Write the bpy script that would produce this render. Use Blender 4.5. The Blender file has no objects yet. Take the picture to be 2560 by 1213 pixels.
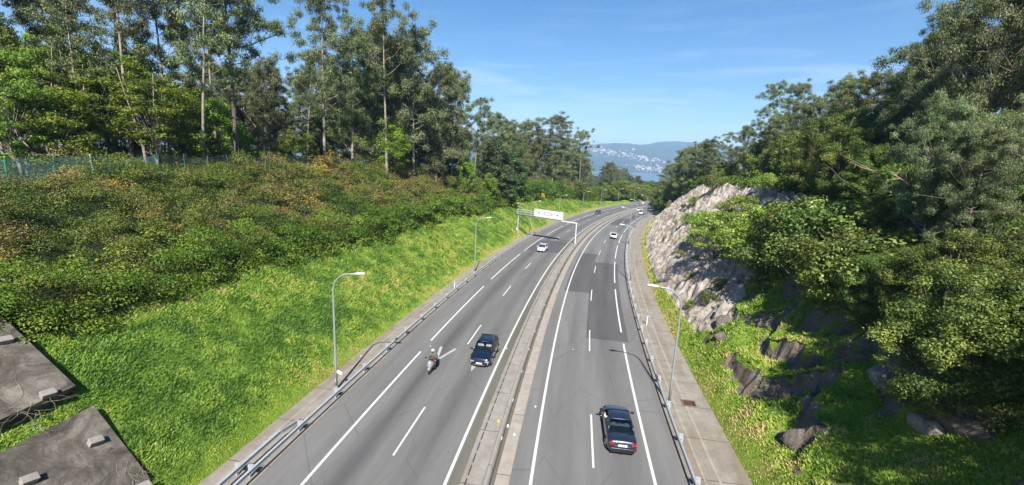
import bpy, math, random
import numpy as np
from mathutils import Matrix, Vector
R = math.radians
sc = bpy.context.scene
COL = sc.collection

# ------------------------------------------------------------------ camera
FPX, HORIZON, ROLL, CZ = 1074.0, 400.0, 0.045, 16.6
PITCH = math.atan((606.5 - HORIZON) / FPX)
cam_d = bpy.data.cameras.new('camera'); cam = bpy.data.objects.new('camera', cam_d); COL.objects.link(cam)
cam_d.sensor_width = 36; cam_d.lens = FPX / 2560 * 36; cam_d.clip_start = 0.5; cam_d.clip_end = 30000
_c, _s = math.cos(ROLL), math.sin(ROLL)
_up0 = Vector((0, math.sin(PITCH), math.cos(PITCH))); _fw = Vector((0, math.cos(PITCH), -math.sin(PITCH)))
_right = Vector((1, 0, 0)) * _c + _up0 * _s; _up = Vector((1, 0, 0)) * -_s + _up0 * _c
cam.matrix_world = Matrix(((_right.x, _up.x, -_fw.x, 0), (_right.y, _up.y, -_fw.y, 0), (_right.z, _up.z, -_fw.z, CZ), (0, 0, 0, 1)))
sc.camera = cam

# ------------------------------------------------------------------ world + sun
SUN_EL, SUN_AZ = R(45), R(180.5)          # sun straight behind the camera
SKY_STRENGTH, SUN_STRENGTH, EXPOSURE = 0.064, 4.9, 1.2
world = bpy.data.worlds.new('World'); sc.world = world; world.use_nodes = True
wn, wl = world.node_tree.nodes, world.node_tree.links
for n in list(wn): wn.remove(n)
w_out = wn.new('ShaderNodeOutputWorld'); w_bg = wn.new('ShaderNodeBackground'); w_sky = wn.new('ShaderNodeTexSky')
w_sky.sky_type = 'NISHITA'; w_sky.sun_disc = False; w_sky.sun_elevation = SUN_EL; w_sky.sun_rotation = SUN_AZ
w_sky.altitude = 100; w_sky.air_density = 1.0; w_sky.dust_density = 0.1; w_sky.ozone_density = 3.0
w_bg.inputs['Strength'].default_value = SKY_STRENGTH
w_tc = wn.new('ShaderNodeTexCoord'); w_map = wn.new('ShaderNodeMapping'); w_map.inputs['Scale'].default_value = (2.2, 2.2, 22)
w_map.inputs['Rotation'].default_value = (0.05, 0.06, 0)
w_no = wn.new('ShaderNodeTexNoise'); w_no.inputs['Scale'].default_value = 1.6; w_no.inputs['Detail'].default_value = 7; w_no.inputs['Roughness'].default_value = 0.55
w_no.inputs['Distortion'].default_value = 0.6
w_rp = wn.new('ShaderNodeValToRGB'); w_rp.color_ramp.elements[0].position = 0.50; w_rp.color_ramp.elements[1].position = 0.82
w_rp.color_ramp.elements[1].color = (0.6, 0.6, 0.6, 1)
w_mx = wn.new('ShaderNodeMix'); w_mx.data_type = 'RGBA'; w_mx.inputs[7].default_value = (7.2, 7.9, 8.8, 1)
wl.new(w_tc.outputs['Generated'], w_map.inputs[0]); wl.new(w_map.outputs[0], w_no.inputs[0]); wl.new(w_no.outputs[0], w_rp.inputs[0])
w_hs = wn.new('ShaderNodeHueSaturation'); w_hs.inputs['Saturation'].default_value = 1.3; wl.new(w_sky.outputs[0], w_hs.inputs['Color'])
w_sp = wn.new('ShaderNodeSeparateXYZ'); wl.new(w_tc.outputs['Generated'], w_sp.inputs[0]); w_el = wn.new('ShaderNodeValToRGB'); wl.new(w_sp.outputs[2], w_el.inputs[0])
_e = w_el.color_ramp.elements; _e[0].position = 0.04; _e[0].color = (0.2, 0.2, 0.2, 1); _e[1].position = 0.36; _e[1].color = (0.12, 0.12, 0.12, 1); _q = _e.new(0.10); _q.color = (1, 1, 1, 1); _q = _e.new(0.17); _q.color = (0.9, 0.9, 0.9, 1); _q = _e.new(0.24); _q.color = (0.2, 0.2, 0.2, 1)
w_mu = wn.new('ShaderNodeMath'); w_mu.operation = 'MULTIPLY'; wl.new(w_rp.outputs[0], w_mu.inputs[0]); wl.new(w_el.outputs[0], w_mu.inputs[1]); wl.new(w_mu.outputs[0], w_mx.inputs[0]); wl.new(w_hs.outputs[0], w_mx.inputs[6]); wl.new(w_mx.outputs[2], w_bg.inputs[0]); wl.new(w_bg.outputs[0], w_out.inputs[0])
sun_d = bpy.data.lights.new('sun', 'SUN'); sun = bpy.data.objects.new('sun', sun_d); COL.objects.link(sun)
sun_d.energy = SUN_STRENGTH; sun_d.angle = R(0.53); sun_d.color = (1.0, 0.955, 0.88)
_sd = Vector((math.sin(SUN_AZ) * math.cos(SUN_EL), math.cos(SUN_AZ) * math.cos(SUN_EL), math.sin(SUN_EL)))
sun.rotation_euler = _sd.to_track_quat('Z', 'Y').to_euler()
sc.view_settings.view_transform = 'Standard'; sc.view_settings.look = 'None'; sc.view_settings.gamma = 1
sc.view_settings.exposure = EXPOSURE
sc.cycles.max_bounces = 6; sc.cycles.diffuse_bounces = 3; sc.cycles.glossy_bounces = 3; sc.cycles.transparent_max_bounces = 10
sc.cycles.volume_bounces = 0; sc.cycles.use_denoising = True
sc.cycles.caustics_reflective = False; sc.cycles.caustics_refractive = False

# ------------------------------------------------------------------ helpers
rng = np.random.default_rng(7)
def tag(o, label=None, cat=None, group=None, kind=None):
    if label: o['label'] = label
    if cat: o['category'] = cat
    if group: o['group'] = group
    if kind: o['kind'] = kind
    return o
def empty(name, loc=(0, 0, 0), rz=0.0, scale=None):
    o = bpy.data.objects.new(name, None); COL.objects.link(o); o.location = loc; o.rotation_euler = (0, 0, rz); o.empty_display_size = 0.3
    if scale is not None: o.scale = scale
    return o
def link(name, me, mats, parent=None):
    o = bpy.data.objects.new(name, me); COL.objects.link(o)
    if mats is not None:
        for m in (mats if isinstance(mats, (list, tuple)) else [mats]): me.materials.append(m)
    if parent is not None: o.parent = parent
    return o
def mesh_np(name, V, F, smooth=False, mi=None):
    V = np.asarray(V, dtype=np.float32); F = np.asarray(F, dtype=np.int32); k = F.shape[1]
    me = bpy.data.meshes.new(name); me.vertices.add(len(V)); me.vertices.foreach_set('co', V.ravel())
    me.loops.add(F.size); me.loops.foreach_set('vertex_index', F.ravel())
    me.polygons.add(len(F)); me.polygons.foreach_set('loop_start', np.arange(0, F.size, k, dtype=np.int32))
    if mi is not None: me.polygons.foreach_set('material_index', np.asarray(mi, dtype=np.int32))
    if smooth: me.polygons.foreach_set('use_smooth', np.ones(len(F), dtype=bool))
    me.update(calc_edges=True)
    return me
def attr(me, name, vals):
    a = me.attributes.new(name, 'FLOAT', 'POINT'); a.data.foreach_set('value', np.asarray(vals, dtype=np.float32).ravel())
class MB:
    def __init__(s): s.v = []; s.f = []; s.m = []
    def add(s, V, F, mi=0):
        b = len(s.v); s.v.extend([tuple(map(float, p)) for p in V]); s.f.extend([tuple(i + b for i in f) for f in F]); s.m.extend([mi] * len(F)); return s
    def box(s, c, d, rz=0.0, mi=0, mat=None):
        x, y, z = d[0] / 2, d[1] / 2, d[2] / 2
        V = [(-x, -y, -z), (x, -y, -z), (x, y, -z), (-x, y, -z), (-x, -y, z), (x, -y, z), (x, y, z), (-x, y, z)]
        F = [(0, 3, 2, 1), (4, 5, 6, 7), (0, 1, 5, 4), (1, 2, 6, 5), (2, 3, 7, 6), (3, 0, 4, 7)]
        M = mat if mat is not None else Matrix.Rotation(rz, 3, 'Z')
        return s.add([M @ Vector(p) + Vector(c) for p in V], F, mi)
    def tube(s, pts, rad, n=8, mi=0, caps=True):
        pts = [Vector(p) for p in pts]; rad = rad if isinstance(rad, (list, tuple)) else [rad] * len(pts); V = []; F = []
        ref = None
        for i, p in enumerate(pts):
            t = (pts[min(i + 1, len(pts) - 1)] - pts[max(i - 1, 0)])
            t = t.normalized() if t.length > 1e-9 else Vector((0, 0, 1))
            if ref is None:
                ref = Vector((1, 0, 0)) if abs(t.x) < 0.8 else Vector((0, 1, 0))
            a = (ref - t * ref.dot(t)).normalized(); b = t.cross(a); ref = a
            for k in range(n):
                an = 2 * math.pi * k / n; V.append(p + (a * math.cos(an) + b * math.sin(an)) * rad[i])
        for i in range(len(pts) - 1):
            for k in range(n): F.append((i * n + k, i * n + (k + 1) % n, (i + 1) * n + (k + 1) % n, (i + 1) * n + k))
        if caps: F.append(tuple(range(n))[::-1]); F.append(tuple((len(pts) - 1) * n + k for k in range(n)))
        return s.add(V, F, mi)
    def loft(s, rings, mi=0, caps=True, closed=True):
        n = len(rings[0]); V = [p for r in rings for p in r]; F = []
        for i in range(len(rings) - 1):
            for k in range(n if closed else n - 1): F.append((i * n + k, i * n + (k + 1) % n, (i + 1) * n + (k + 1) % n, (i + 1) * n + k))
        if caps and closed: F.append(tuple(range(n))[::-1]); F.append(tuple((len(rings) - 1) * n + k for k in range(n)))
        return s.add(V, F, mi)
    def ball(s, c, r, nu=12, nv=8, mi=0, M=None):
        r = (r, r, r) if not isinstance(r, (list, tuple)) else r; V = []; F = []
        for j in range(nv + 1):
            ph = math.pi * (j / nv) ; zz = math.cos(ph); rr = max(math.sin(ph), 1e-3)
            for i in range(nu):
                a = 2 * math.pi * i / nu; p = Vector((r[0] * rr * math.cos(a), r[1] * rr * math.sin(a), r[2] * zz))
                V.append((M @ p if M is not None else p) + Vector(c))
        for j in range(nv):
            for i in range(nu): F.append((j * nu + i, (j + 1) * nu + i, (j + 1) * nu + (i + 1) % nu, j * nu + (i + 1) % nu))
        return s.add(V, F, mi)
    def build(s, name, mats, parent=None, smooth=False):
        me = bpy.data.meshes.new(name); me.from_pydata(s.v, [], s.f)
        if any(s.m): me.polygons.foreach_set('material_index', s.m)
        if smooth: me.polygons.foreach_set('use_smooth', [True] * len(me.polygons))
        me.update(); return link(name, me, mats, parent)
def bevel(o, w=0.01, seg=2):
    m = o.modifiers.new('bevel', 'BEVEL'); m.width = w; m.segments = seg; m.limit_method = 'ANGLE'; return o

# value noise (numpy)
_tab = np.random.default_rng(3).random((256, 256)).astype(np.float32)
def vnoise(x, y):
    x = np.asarray(x, dtype=np.float64); y = np.asarray(y, dtype=np.float64)
    xi = np.floor(x).astype(int); yi = np.floor(y).astype(int); fx = x - xi; fy = y - yi
    fx = fx * fx * (3 - 2 * fx); fy = fy * fy * (3 - 2 * fy)
    a = _tab[xi & 255, yi & 255]; b = _tab[(xi + 1) & 255, yi & 255]; c = _tab[xi & 255, (yi + 1) & 255]; d = _tab[(xi + 1) & 255, (yi + 1) & 255]
    return (a * (1 - fx) + b * fx) * (1 - fy) + (c * (1 - fx) + d * fx) * fy
def fbm(x, y, o=4, lac=2.1, g=0.5):
    t = 0; a = 1; n = 0
    for i in range(o): t = t + a * vnoise(x * lac ** i + 17.3 * i, y * lac ** i + 9.1 * i); n += a; a *= g
    return t / n
def nrm(v): return v / np.maximum(np.linalg.norm(v, axis=-1, keepdims=True), 1e-9)

# ------------------------------------------------------------------ materials
def ntree(name):
    m = bpy.data.materials.new(name); m.use_nodes = True; t = m.node_tree; return m, t.nodes, t.links, t.nodes['Principled BSDF']
def flat(name, col, rough=0.6, metal=0.0, spec=0.5, var=0.0, scale=5.0, bump=0.0, coat=0.0, coords='Object', bscale=None):
    m, N, L, P = ntree(name)
    P.inputs['Base Color'].default_value = (*col, 1); P.inputs['Roughness'].default_value = rough; P.inputs['Metallic'].default_value = metal
    P.inputs['Specular IOR Level'].default_value = spec
    if coat: P.inputs['Coat Weight'].default_value = coat; P.inputs['Coat Roughness'].default_value = 0.04
    tc = N.new('ShaderNodeTexCoord')
    if var:
        no = N.new('ShaderNodeTexNoise'); no.inputs['Scale'].default_value = scale; no.inputs['Detail'].default_value = 6; no.inputs['Roughness'].default_value = 0.65
        L.new(tc.outputs[coords], no.inputs['Vector'])
        rp = N.new('ShaderNodeValToRGB'); rp.color_ramp.elements[0].position = 0.3; rp.color_ramp.elements[1].position = 0.72
        rp.color_ramp.elements[0].color = (*[c * (1 - var) for c in col], 1); rp.color_ramp.elements[1].color = (*[min(c * (1 + var), 0.95) for c in col], 1)
        L.new(no.outputs['Fac'], rp.inputs[0]); L.new(rp.outputs[0], P.inputs['Base Color'])
    if bump:
        nb = N.new('ShaderNodeTexNoise'); nb.inputs['Scale'].default_value = bscale or scale * 4; nb.inputs['Detail'].default_value = 5
        L.new(tc.outputs[coords], nb.inputs['Vector']); b = N.new('ShaderNodeBump'); b.inputs['Strength'].default_value = bump; b.inputs['Distance'].default_value = 0.05
        L.new(nb.outputs['Fac'], b.inputs['Height']); L.new(b.outputs[0], P.inputs['Normal'])
    return m
def mixc(N, L, fac, a, b, mode='MIX'):
    x = N.new('ShaderNodeMix'); x.data_type = 'RGBA'; x.blend_type = mode
    for s, i in ((fac, 0), (a, 6), (b, 7)):
        if hasattr(s, 'is_output'): L.new(s, x.inputs[i])
        else: x.inputs[i].default_value = s if i == 0 else (*s, 1)
    return x.outputs[2]
def noise(N, L, vec, scale, detail=5, rough=0.6, dist=0.0):
    n = N.new('ShaderNodeTexNoise'); n.inputs['Scale'].default_value = scale; n.inputs['Detail'].default_value = detail; n.inputs['Roughness'].default_value = rough; n.inputs['Distortion'].default_value = dist
    L.new(vec, n.inputs['Vector']); return n.outputs['Fac']
def ramp(N, L, fac, stops):
    r = N.new('ShaderNodeValToRGB'); e = r.color_ramp.elements
    while len(e) < len(stops): e.new(0.5)
    for i, (p, c) in enumerate(stops): e[i].position = p; e[i].color = (*c, 1) if isinstance(c, tuple) else (c, c, c, 1)
    L.new(fac, r.inputs[0]); return r.outputs[0]
def math_(N, L, op, a, b=None, c=None):
    m = N.new('ShaderNodeMath'); m.operation = op
    for i, s in enumerate((a, b, c)):
        if s is None: continue
        if hasattr(s, 'is_output'): L.new(s, m.inputs[i])
        else: m.inputs[i].default_value = s
    return m.outputs[0]
def bump(N, L, P, h, strength=0.5, dist=0.05):
    b = N.new('ShaderNodeBump'); b.inputs['Strength'].default_value = strength; b.inputs['Distance'].default_value = dist; L.new(h, b.inputs['Height']); L.new(b.outputs[0], P.inputs['Normal'])
def mapping(N, L, vec, scale=(1, 1, 1), rot=(0, 0, 0)):
    m = N.new('ShaderNodeMapping'); m.inputs['Scale'].default_value = scale; m.inputs['Rotation'].default_value = rot; L.new(vec, m.inputs[0]); return m.outputs[0]

def leaf_mat(name, stops, trans=0.25, objvar=0.25, rough=0.55):
    m, N, L, P = ntree(name)
    a = N.new('ShaderNodeAttribute'); a.attribute_name = 'tint'
    col = ramp(N, L, a.outputs['Fac'], stops)
    oi = N.new('ShaderNodeObjectInfo')
    hs = N.new('ShaderNodeHueSaturation')
    L.new(math_(N, L, 'MULTIPLY_ADD', oi.outputs['Random'], 0.05, 0.475), hs.inputs['Hue'])
    L.new(math_(N, L, 'MULTIPLY_ADD', oi.outputs['Random'], objvar * 2, 1 - objvar), hs.inputs['Value'])
    L.new(col, hs.inputs['Color']); L.new(hs.outputs[0], P.inputs['Base Color'])
    P.inputs['Roughness'].default_value = rough; P.inputs['Specular IOR Level'].default_value = 0.35
    tr = N.new('ShaderNodeBsdfTranslucent'); L.new(mixc(N, L, 0.5, hs.outputs[0], (0.16, 0.24, 0.02), 'MIX'), tr.inputs[0])
    mx = N.new('ShaderNodeMixShader'); mx.inputs[0].default_value = trans; L.new(P.outputs[0], mx.inputs[1]); L.new(tr.outputs[0], mx.inputs[2])
    L.new(mx.outputs[0], N['Material Output'].inputs[0]); return m
M = {}
M['euc'] = leaf_mat('eucalyptus_leaf', [(0.0, (0.045, 0.068, 0.030)), (0.5, (0.140, 0.170, 0.068)), (1.0, (0.27, 0.29, 0.14))], 0.2)
M['eucy'] = leaf_mat('olive_eucalyptus_leaf', [(0.0, (0.050, 0.070, 0.020)), (0.5, (0.145, 0.170, 0.050)), (1.0, (0.26, 0.26, 0.10))], 0.25)
M['eucn'] = leaf_mat('near_eucalyptus_leaf', [(0.0, (0.050, 0.075, 0.030)), (0.5, (0.150, 0.190, 0.075)), (1.0, (0.30, 0.33, 0.16))], 0.25)
M['oak'] = leaf_mat('spring_leaf', [(0.0, (0.060, 0.115, 0.010)), (0.5, (0.160, 0.255, 0.024)), (1.0, (0.31, 0.40, 0.05))], 0.4)
M['aca'] = leaf_mat('acacia_leaf', [(0.0, (0.028, 0.055, 0.009)), (0.5, (0.100, 0.150, 0.024)), (1.0, (0.25, 0.29, 0.055))], 0.2)
M['pine'] = leaf_mat('pine_needle', [(0.0, (0.020, 0.042, 0.012)), (0.6, (0.055, 0.090, 0.025)), (1.0, (0.11, 0.145, 0.04))], 0.1)
M['shr'] = leaf_mat('shrub_leaf', [(0.0, (0.070, 0.125, 0.012)), (0.5, (0.190, 0.285, 0.030)), (0.9, (0.33, 0.41, 0.06)), (1.0, (0.6, 0.6, 0.3))], 0.3)
M['scrub'] = leaf_mat('gorse_leaf', [(0.0, (0.040, 0.080, 0.008)), (0.30, (0.095, 0.155, 0.016)), (0.55, (0.155, 0.170, 0.030)), (0.78, (0.20, 0.165, 0.052)), (0.97, (0.25, 0.18, 0.072)), (1.0, (0.7, 0.5, 0.02))], 0.2, 0)
M['bram'] = leaf_mat('bramble_leaf', [(0.0, (0.040, 0.095, 0.006)), (0.5, (0.115, 0.210, 0.016)), (1.0, (0.23, 0.32, 0.04))], 0.3, 0)
M['grass'] = leaf_mat('grass_blade', [(0.0, (0.090, 0.180, 0.024)), (0.4, (0.210, 0.330, 0.044)), (0.75, (0.37, 0.45, 0.065)), (1.0, (0.52, 0.40, 0.17))], 0.35, 0)
M['yel'] = leaf_mat('yellow_flower', [(0.0, (0.25, 0.18, 0.01)), (1.0, (0.75, 0.50, 0.02))], 0.2)
M['reed'] = leaf_mat('dry_plume', [(0.0, (0.22, 0.16, 0.09)), (1.0, (0.5, 0.4, 0.26))], 0.2)
M['bark'] = flat('pale_bark', (0.26, 0.215, 0.17), 0.9, var=0.45, scale=1.6, bump=0.6)
M['barkd'] = flat('dark_bark', (0.10, 0.085, 0.065), 0.95, var=0.4, scale=2.5, bump=0.6)
M['steel'] = flat('galvanised_steel', (0.42, 0.44, 0.45), 0.45, 0.25, var=0.10, scale=2.0)
M['pole'] = flat('galvanised_pole', (0.30, 0.325, 0.325), 0.5, 0.35, var=0.10, scale=1.5)
M['white'] = flat('white_enamel', (0.62, 0.63, 0.62), 0.35, var=0.04)
M['black'] = flat('black_plastic', (0.012, 0.012, 0.013), 0.45)
M['dark'] = flat('dark_void', (0.02, 0.02, 0.02), 0.9)
M['tyre'] = flat('tyre_rubber', (0.018, 0.018, 0.018), 0.85)
M['rim'] = flat('alloy_rim', (0.45, 0.46, 0.47), 0.3, 0.8)
M['chrome'] = flat('chrome', (0.75, 0.75, 0.76), 0.12, 1.0)
M['plate'] = flat('plate_white', (0.75, 0.75, 0.72), 0.5)
M['red'] = flat('red_lens', (0.30, 0.008, 0.010), 0.15, coat=0.6)
M['lens'] = flat('clear_lens', (0.30, 0.31, 0.33), 0.1, coat=0.8)
M['skin'] = flat('skin', (0.52, 0.29, 0.20), 0.55)
M['cloth_d'] = flat('grey_brown_cloth', (0.12, 0.092, 0.075), 0.9, var=0.3, scale=8)
M['cloth_r'] = flat('faded_red_cloth', (0.13, 0.05, 0.042), 0.9, var=0.3, scale=8)
M['cloth_w'] = flat('pale_cloth', (0.66, 0.60, 0.56), 0.9, var=0.2, scale=8)
M['seat'] = flat('seat_fabric', (0.035, 0.035, 0.038), 0.9)
M['seatg'] = flat('grey_seat_fabric', (0.10, 0.13, 0.12), 0.9)
M['conc_p'] = flat('precast_concrete', (0.24, 0.22, 0.19), 0.9, var=0.22, scale=1.2, bump=0.4)
M['mud'] = flat('earth', (0.26, 0.17, 0.10), 0.95, var=0.3, scale=1.0, bump=0.6)
def car_paint(name, col, metal=0.0, rough=0.3): return flat(name, col, rough, metal, coat=1.0)
def glass_mat():
    m, N, L, P = ntree('tinted_glass'); N.remove(P)
    g = N.new('ShaderNodeBsdfGlossy'); g.inputs['Roughness'].default_value = 0.03; t = N.new('ShaderNodeBsdfTransparent'); t.inputs[0].default_value = (0.78, 0.82, 0.82, 1)
    f = N.new('ShaderNodeFresnel'); f.inputs[0].default_value = 1.5; mx = N.new('ShaderNodeMixShader'); L.new(f.outputs[0], mx.inputs[0]); L.new(t.outputs[0], mx.inputs[1]); L.new(g.outputs[0], mx.inputs[2])
    L.new(mx.outputs[0], N['Material Output'].inputs[0]); return m
M['glass'] = glass_mat()

# ------------------------------------------------------------------ road frame
TH = (1.36430e-01, 1.07010e-01, 9.38400e-02, -4.92600e-02, 1.00700e-02)
def th(s):
    u = np.clip(s, -20, 330) / 100; return TH[0] + TH[1] * u + TH[2] * u * u + TH[3] * u ** 3 + TH[4] * u ** 4
_ss = np.arange(-90, 620).astype(float); _x = np.zeros(len(_ss)); _y = np.zeros(len(_ss)); _i0 = 90
_x[_i0] = -1.441; _y[_i0] = 15
for i in range(_i0, len(_ss) - 1): t = th(_ss[i] + .5); _x[i + 1] = _x[i] + math.sin(t); _y[i + 1] = _y[i] + math.cos(t)
for i in range(_i0, 0, -1): t = th(_ss[i] - .5); _x[i - 1] = _x[i] - math.sin(t); _y[i - 1] = _y[i] - math.cos(t)
def zroad(Y): return -0.02063 * np.asarray(Y) - 0.000035 * np.maximum(np.asarray(Y) - 260, 0) ** 2
def pos(s, u, z=0.0):
    """point at distance s along the road, u metres right of the median barrier, z above the road"""
    s = np.asarray(s, dtype=float); u = np.asarray(u, dtype=float); t = th(s)
    X = np.interp(s, _ss, _x) + u * np.cos(t); Y = np.interp(s, _ss, _y) - u * np.sin(t)
    return np.stack(np.broadcast_arrays(X, Y, zroad(np.interp(s, _ss, _y)) + z), -1)
def su_of(X, Y):
    X = np.atleast_1d(X); Y = np.atleast_1d(Y); S = np.empty(len(X)); U = np.empty(len(X))
    for i, (a, b) in enumerate(zip(X, Y)):
        k = int(((_x - a) ** 2 + (_y - b) ** 2).argmin()); t = th(_ss[k]); dx, dy = a - _x[k], b - _y[k]
        S[i] = _ss[k] + dx * math.sin(t) + dy * math.cos(t); U[i] = dx * math.cos(t) - dy * math.sin(t)
    return S, U
def V3(p): return tuple(float(a) for a in p)

# bank heights above the road: W = width of the steep part
EDGE = 14.3
sL = [-90, 10, 20, 45, 62, 70, 77, 92, 110, 125, 150, 165, 178, 192, 208, 260, 620]
wL = [21, 20.5, 21.5, 23, 23, 21, 18, 14.5, 12, 12.2, 12.2, 12, 9, 5.5, 3, 2, 2]
sR = [-90, 60, 100, 128, 150, 165, 180, 200, 240, 620]
wR = [15, 14.6, 14.6, 14.4, 9.6, 6.2, 3.6, 1.8, 1.0, 1.0]
def hL(s, w):
    W = np.interp(s, sL, wL); w = np.maximum(w, 0)
    h = 0.65 * np.minimum(w, W); k = 1.2
    h = h + np.maximum(w - W, 0) * 0.02
    n = (fbm(s * 0.12, w * 0.15 + 40, 3) - 0.5) * 1.2 + (fbm(s * 0.5, w * 0.5, 3) - 0.5) * 0.35
    return h + n * np.clip(w / 3, 0, 1)
def hR(s, w):
    W = np.interp(s, sR, wR); w = np.maximum(w, 0)
    slope = np.interp(s, [-90, 5, 30, 60], [0.8, 0.85, 1.0, 1.02])
    h = slope * np.minimum(w, W) + np.clip(w - W, 0, 60) * np.interp(s, [-90, 60, 110, 150, 200], [0.30, 0.30, 0.12, 0.03, 0.0])
    n = (fbm(s * 0.10 + 7, w * 0.15 + 3, 3) - 0.5) * 1.6
    near = np.clip((45 - s) / 25, 0, 1)      # craggy ledges close to the bridge
    led = (fbm(s * 0.28 + 31, w * 0.33 + 11, 4) - 0.5) * 3.2 + (np.abs(fbm(s * 0.5, w * 0.7, 3) - 0.5) * -2.5 + 0.3)
    h = h + (n + led * near * 0.35) * np.clip((w - 0.5) / 3.5, 0, 1)
    t, fr, A = ledge(s, w); step = np.clip((fr - 0.50) / 0.22, 0, 1); step = step * step * (3 - 2 * step)
    return h + (step - fr) * 1.5 * A * np.clip((w - 1.2) / 2, 0, 1)
def ledge(s, w):
    t = w / 3.3 + s * 0.045 + (fbm(s * 0.22 + 5, w * 0.12 + 2, 4) - 0.5) * 2.4; A = np.clip((42 - s) / 8, 0, 1) * np.clip((fbm(s * 0.16 + 50, w * 0.2 + 9, 2) - 0.42) / 0.10, 0, 1)
    return t, t - np.floor(t), A
def is_ledge(s, w):
    t, fr, A = ledge(s, w); return (fr > 0.45) & (fr < 0.74) & (A > 0.5) & (w > 1.6) & (s < 42) & (w < 22)
def ground_z(X, Y):
    s, u = su_of(X, Y); zr = zroad(np.interp(s, _ss, _y))
    z = np.where(u < -EDGE, zr + hL(s, -u - EDGE), np.where(u > EDGE, zr + hR(s, u - EDGE), zr))
    return z
def grid_mesh(name, S, Wd, fn, keep=None):
    """S x W grid -> mesh data; fn(s, w) -> (N,3)"""
    A, B = np.meshgrid(S, Wd, indexing='ij'); V = fn(A.ravel(), B.ravel()); n, m = len(S), len(Wd)
    i = np.arange(n - 1)[:, None] * m + np.arange(m - 1)[None, :]; F = np.stack([i, i + m, i + m + 1, i + 1], -1).reshape(-1, 4)
    if keep is not None: F = F[keep(A.ravel()[F].mean(1), B.ravel()[F].mean(1))]
    used = np.unique(F); rm = np.zeros(len(V), int); rm[used] = np.arange(len(used))
    me = mesh_np(name, V[used], rm[F], True); return me, A.ravel()[used], B.ravel()[used]
def add_uv(me, U, V):
    uv = me.uv_layers.new(name='uv'); vi = np.zeros(len(me.loops), dtype=np.int32); me.loops.foreach_get('vertex_index', vi)
    uv.data.foreach_set('uv', np.stack([U[vi], V[vi]], -1).astype(np.float32).ravel())
S_ROAD = np.arange(-60, 560, 1.0)
def strip(name, u0, u1, mat, s0=-60, s1=560, z=0.0, z1=None, step=1.0, thick=None, cols=2, parent=None):
    S = np.append(np.arange(s0, s1, step), s1).astype(float); Uc = np.linspace(u0, u1, cols); z1 = z if z1 is None else z1
    me, A, B = grid_mesh(name, S, Uc, lambda a, b: pos(a, b, z + (z1 - z) * (b - u0) / (u1 - u0)))
    add_uv(me, B, A); return link(name, me, mat, parent)

# asphalt: uv.x = metres across, uv.y = metres along
def asphalt(name, base, lanes=(), tone=1.0, warm=0.0):
    m, N, L, P = ntree(name); uvn = N.new('ShaderNodeUVMap'); uvn.uv_map = 'uv'; uv = uvn.outputs[0]
    sep = N.new('ShaderNodeSeparateXYZ'); L.new(uv, sep.inputs[0]); ux = sep.outputs[0]
    fine = noise(N, L, uv, 55, 3, 0.7); big = noise(N, L, mapping(N, L, uv, (0.7, 0.05, 1)), 1.0, 5, 0.6)
    c0 = tuple(base); col = mixc(N, L, ramp(N, L, big, [(0.3, 0.0), (0.7, 1.0)]), tuple(c * 0.78 for c in c0), tuple(c * 1.14 for c in c0))
    blot = noise(N, L, mapping(N, L, uv, (0.5, 0.12, 1)), 2.0, 7, 0.75, 0.6); col = mixc(N, L, ramp(N, L, blot, [(0.52, 0.0), (0.72, 0.35)]), col, tuple(c * 0.62 for c in c0))
    crk = N.new('ShaderNodeTexVoronoi'); crk.feature = 'DISTANCE_TO_EDGE'; crk.inputs['Scale'].default_value = 0.22; L.new(mapping(N, L, uv, (1.6, 0.5, 1)), crk.inputs['Vector']); col = mixc(N, L, ramp(N, L, crk.outputs[0], [(0.0, 0.45), (0.006, 0.0)]), col, (0.05, 0.05, 0.05))
    for (u, w, k) in lanes:     # worn darker bands left by traffic
        d = math_(N, L, 'DIVIDE', math_(N, L, 'SUBTRACT', ux, u), w); e = math_(N, L, 'POWER', 2.718, math_(N, L, 'MULTIPLY', math_(N, L, 'MULTIPLY', d, d), -1.0))
        st = ramp(N, L, noise(N, L, mapping(N, L, uv, (1.2, 0.03, 1)), 1.0, 4, 0.7), [(0.25, 0.35), (0.7, 1.0)])
        e = math_(N, L, 'MULTIPLY', math_(N, L, 'MULTIPLY', e, st), k); col = mixc(N, L, e, col, (0.05, 0.048, 0.052))
    col = mixc(N, L, 0.55, col, ramp(N, L, fine, [(0.2, 0.5), (0.8, 1.0)]), 'MULTIPLY')
    sp = noise(N, L, uv, 6.0, 2, 0.5); col = mixc(N, L, ramp(N, L, sp, [(0.70, 0.0), (0.74, 0.35)]), col, (0.08, 0.08, 0.08))
    L.new(col, P.inputs['Base Color']); P.inputs['Roughness'].default_value = 0.88; P.inputs['Specular IOR Level'].default_value = 0.3
    bump(N, L, P, fine, 0.25, 0.01); return m
AS_L = asphalt('asphalt_left', (0.163, 0.158, 0.151), [(-7.6, 0.75, 0.75), (-4.0, 0.8, 0.45)])
AS_R = asphalt('asphalt_right', (0.170, 0.166, 0.160), [(7.5, 0.8, 0.5), (4.0, 0.8, 0.2)])
AS_P = asphalt('asphalt_patch', (0.098, 0.094, 0.097), [(7.4, 0.6, 0.4)])
AS_S = asphalt('asphalt_shoulder', (0.135, 0.128, 0.098))
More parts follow.
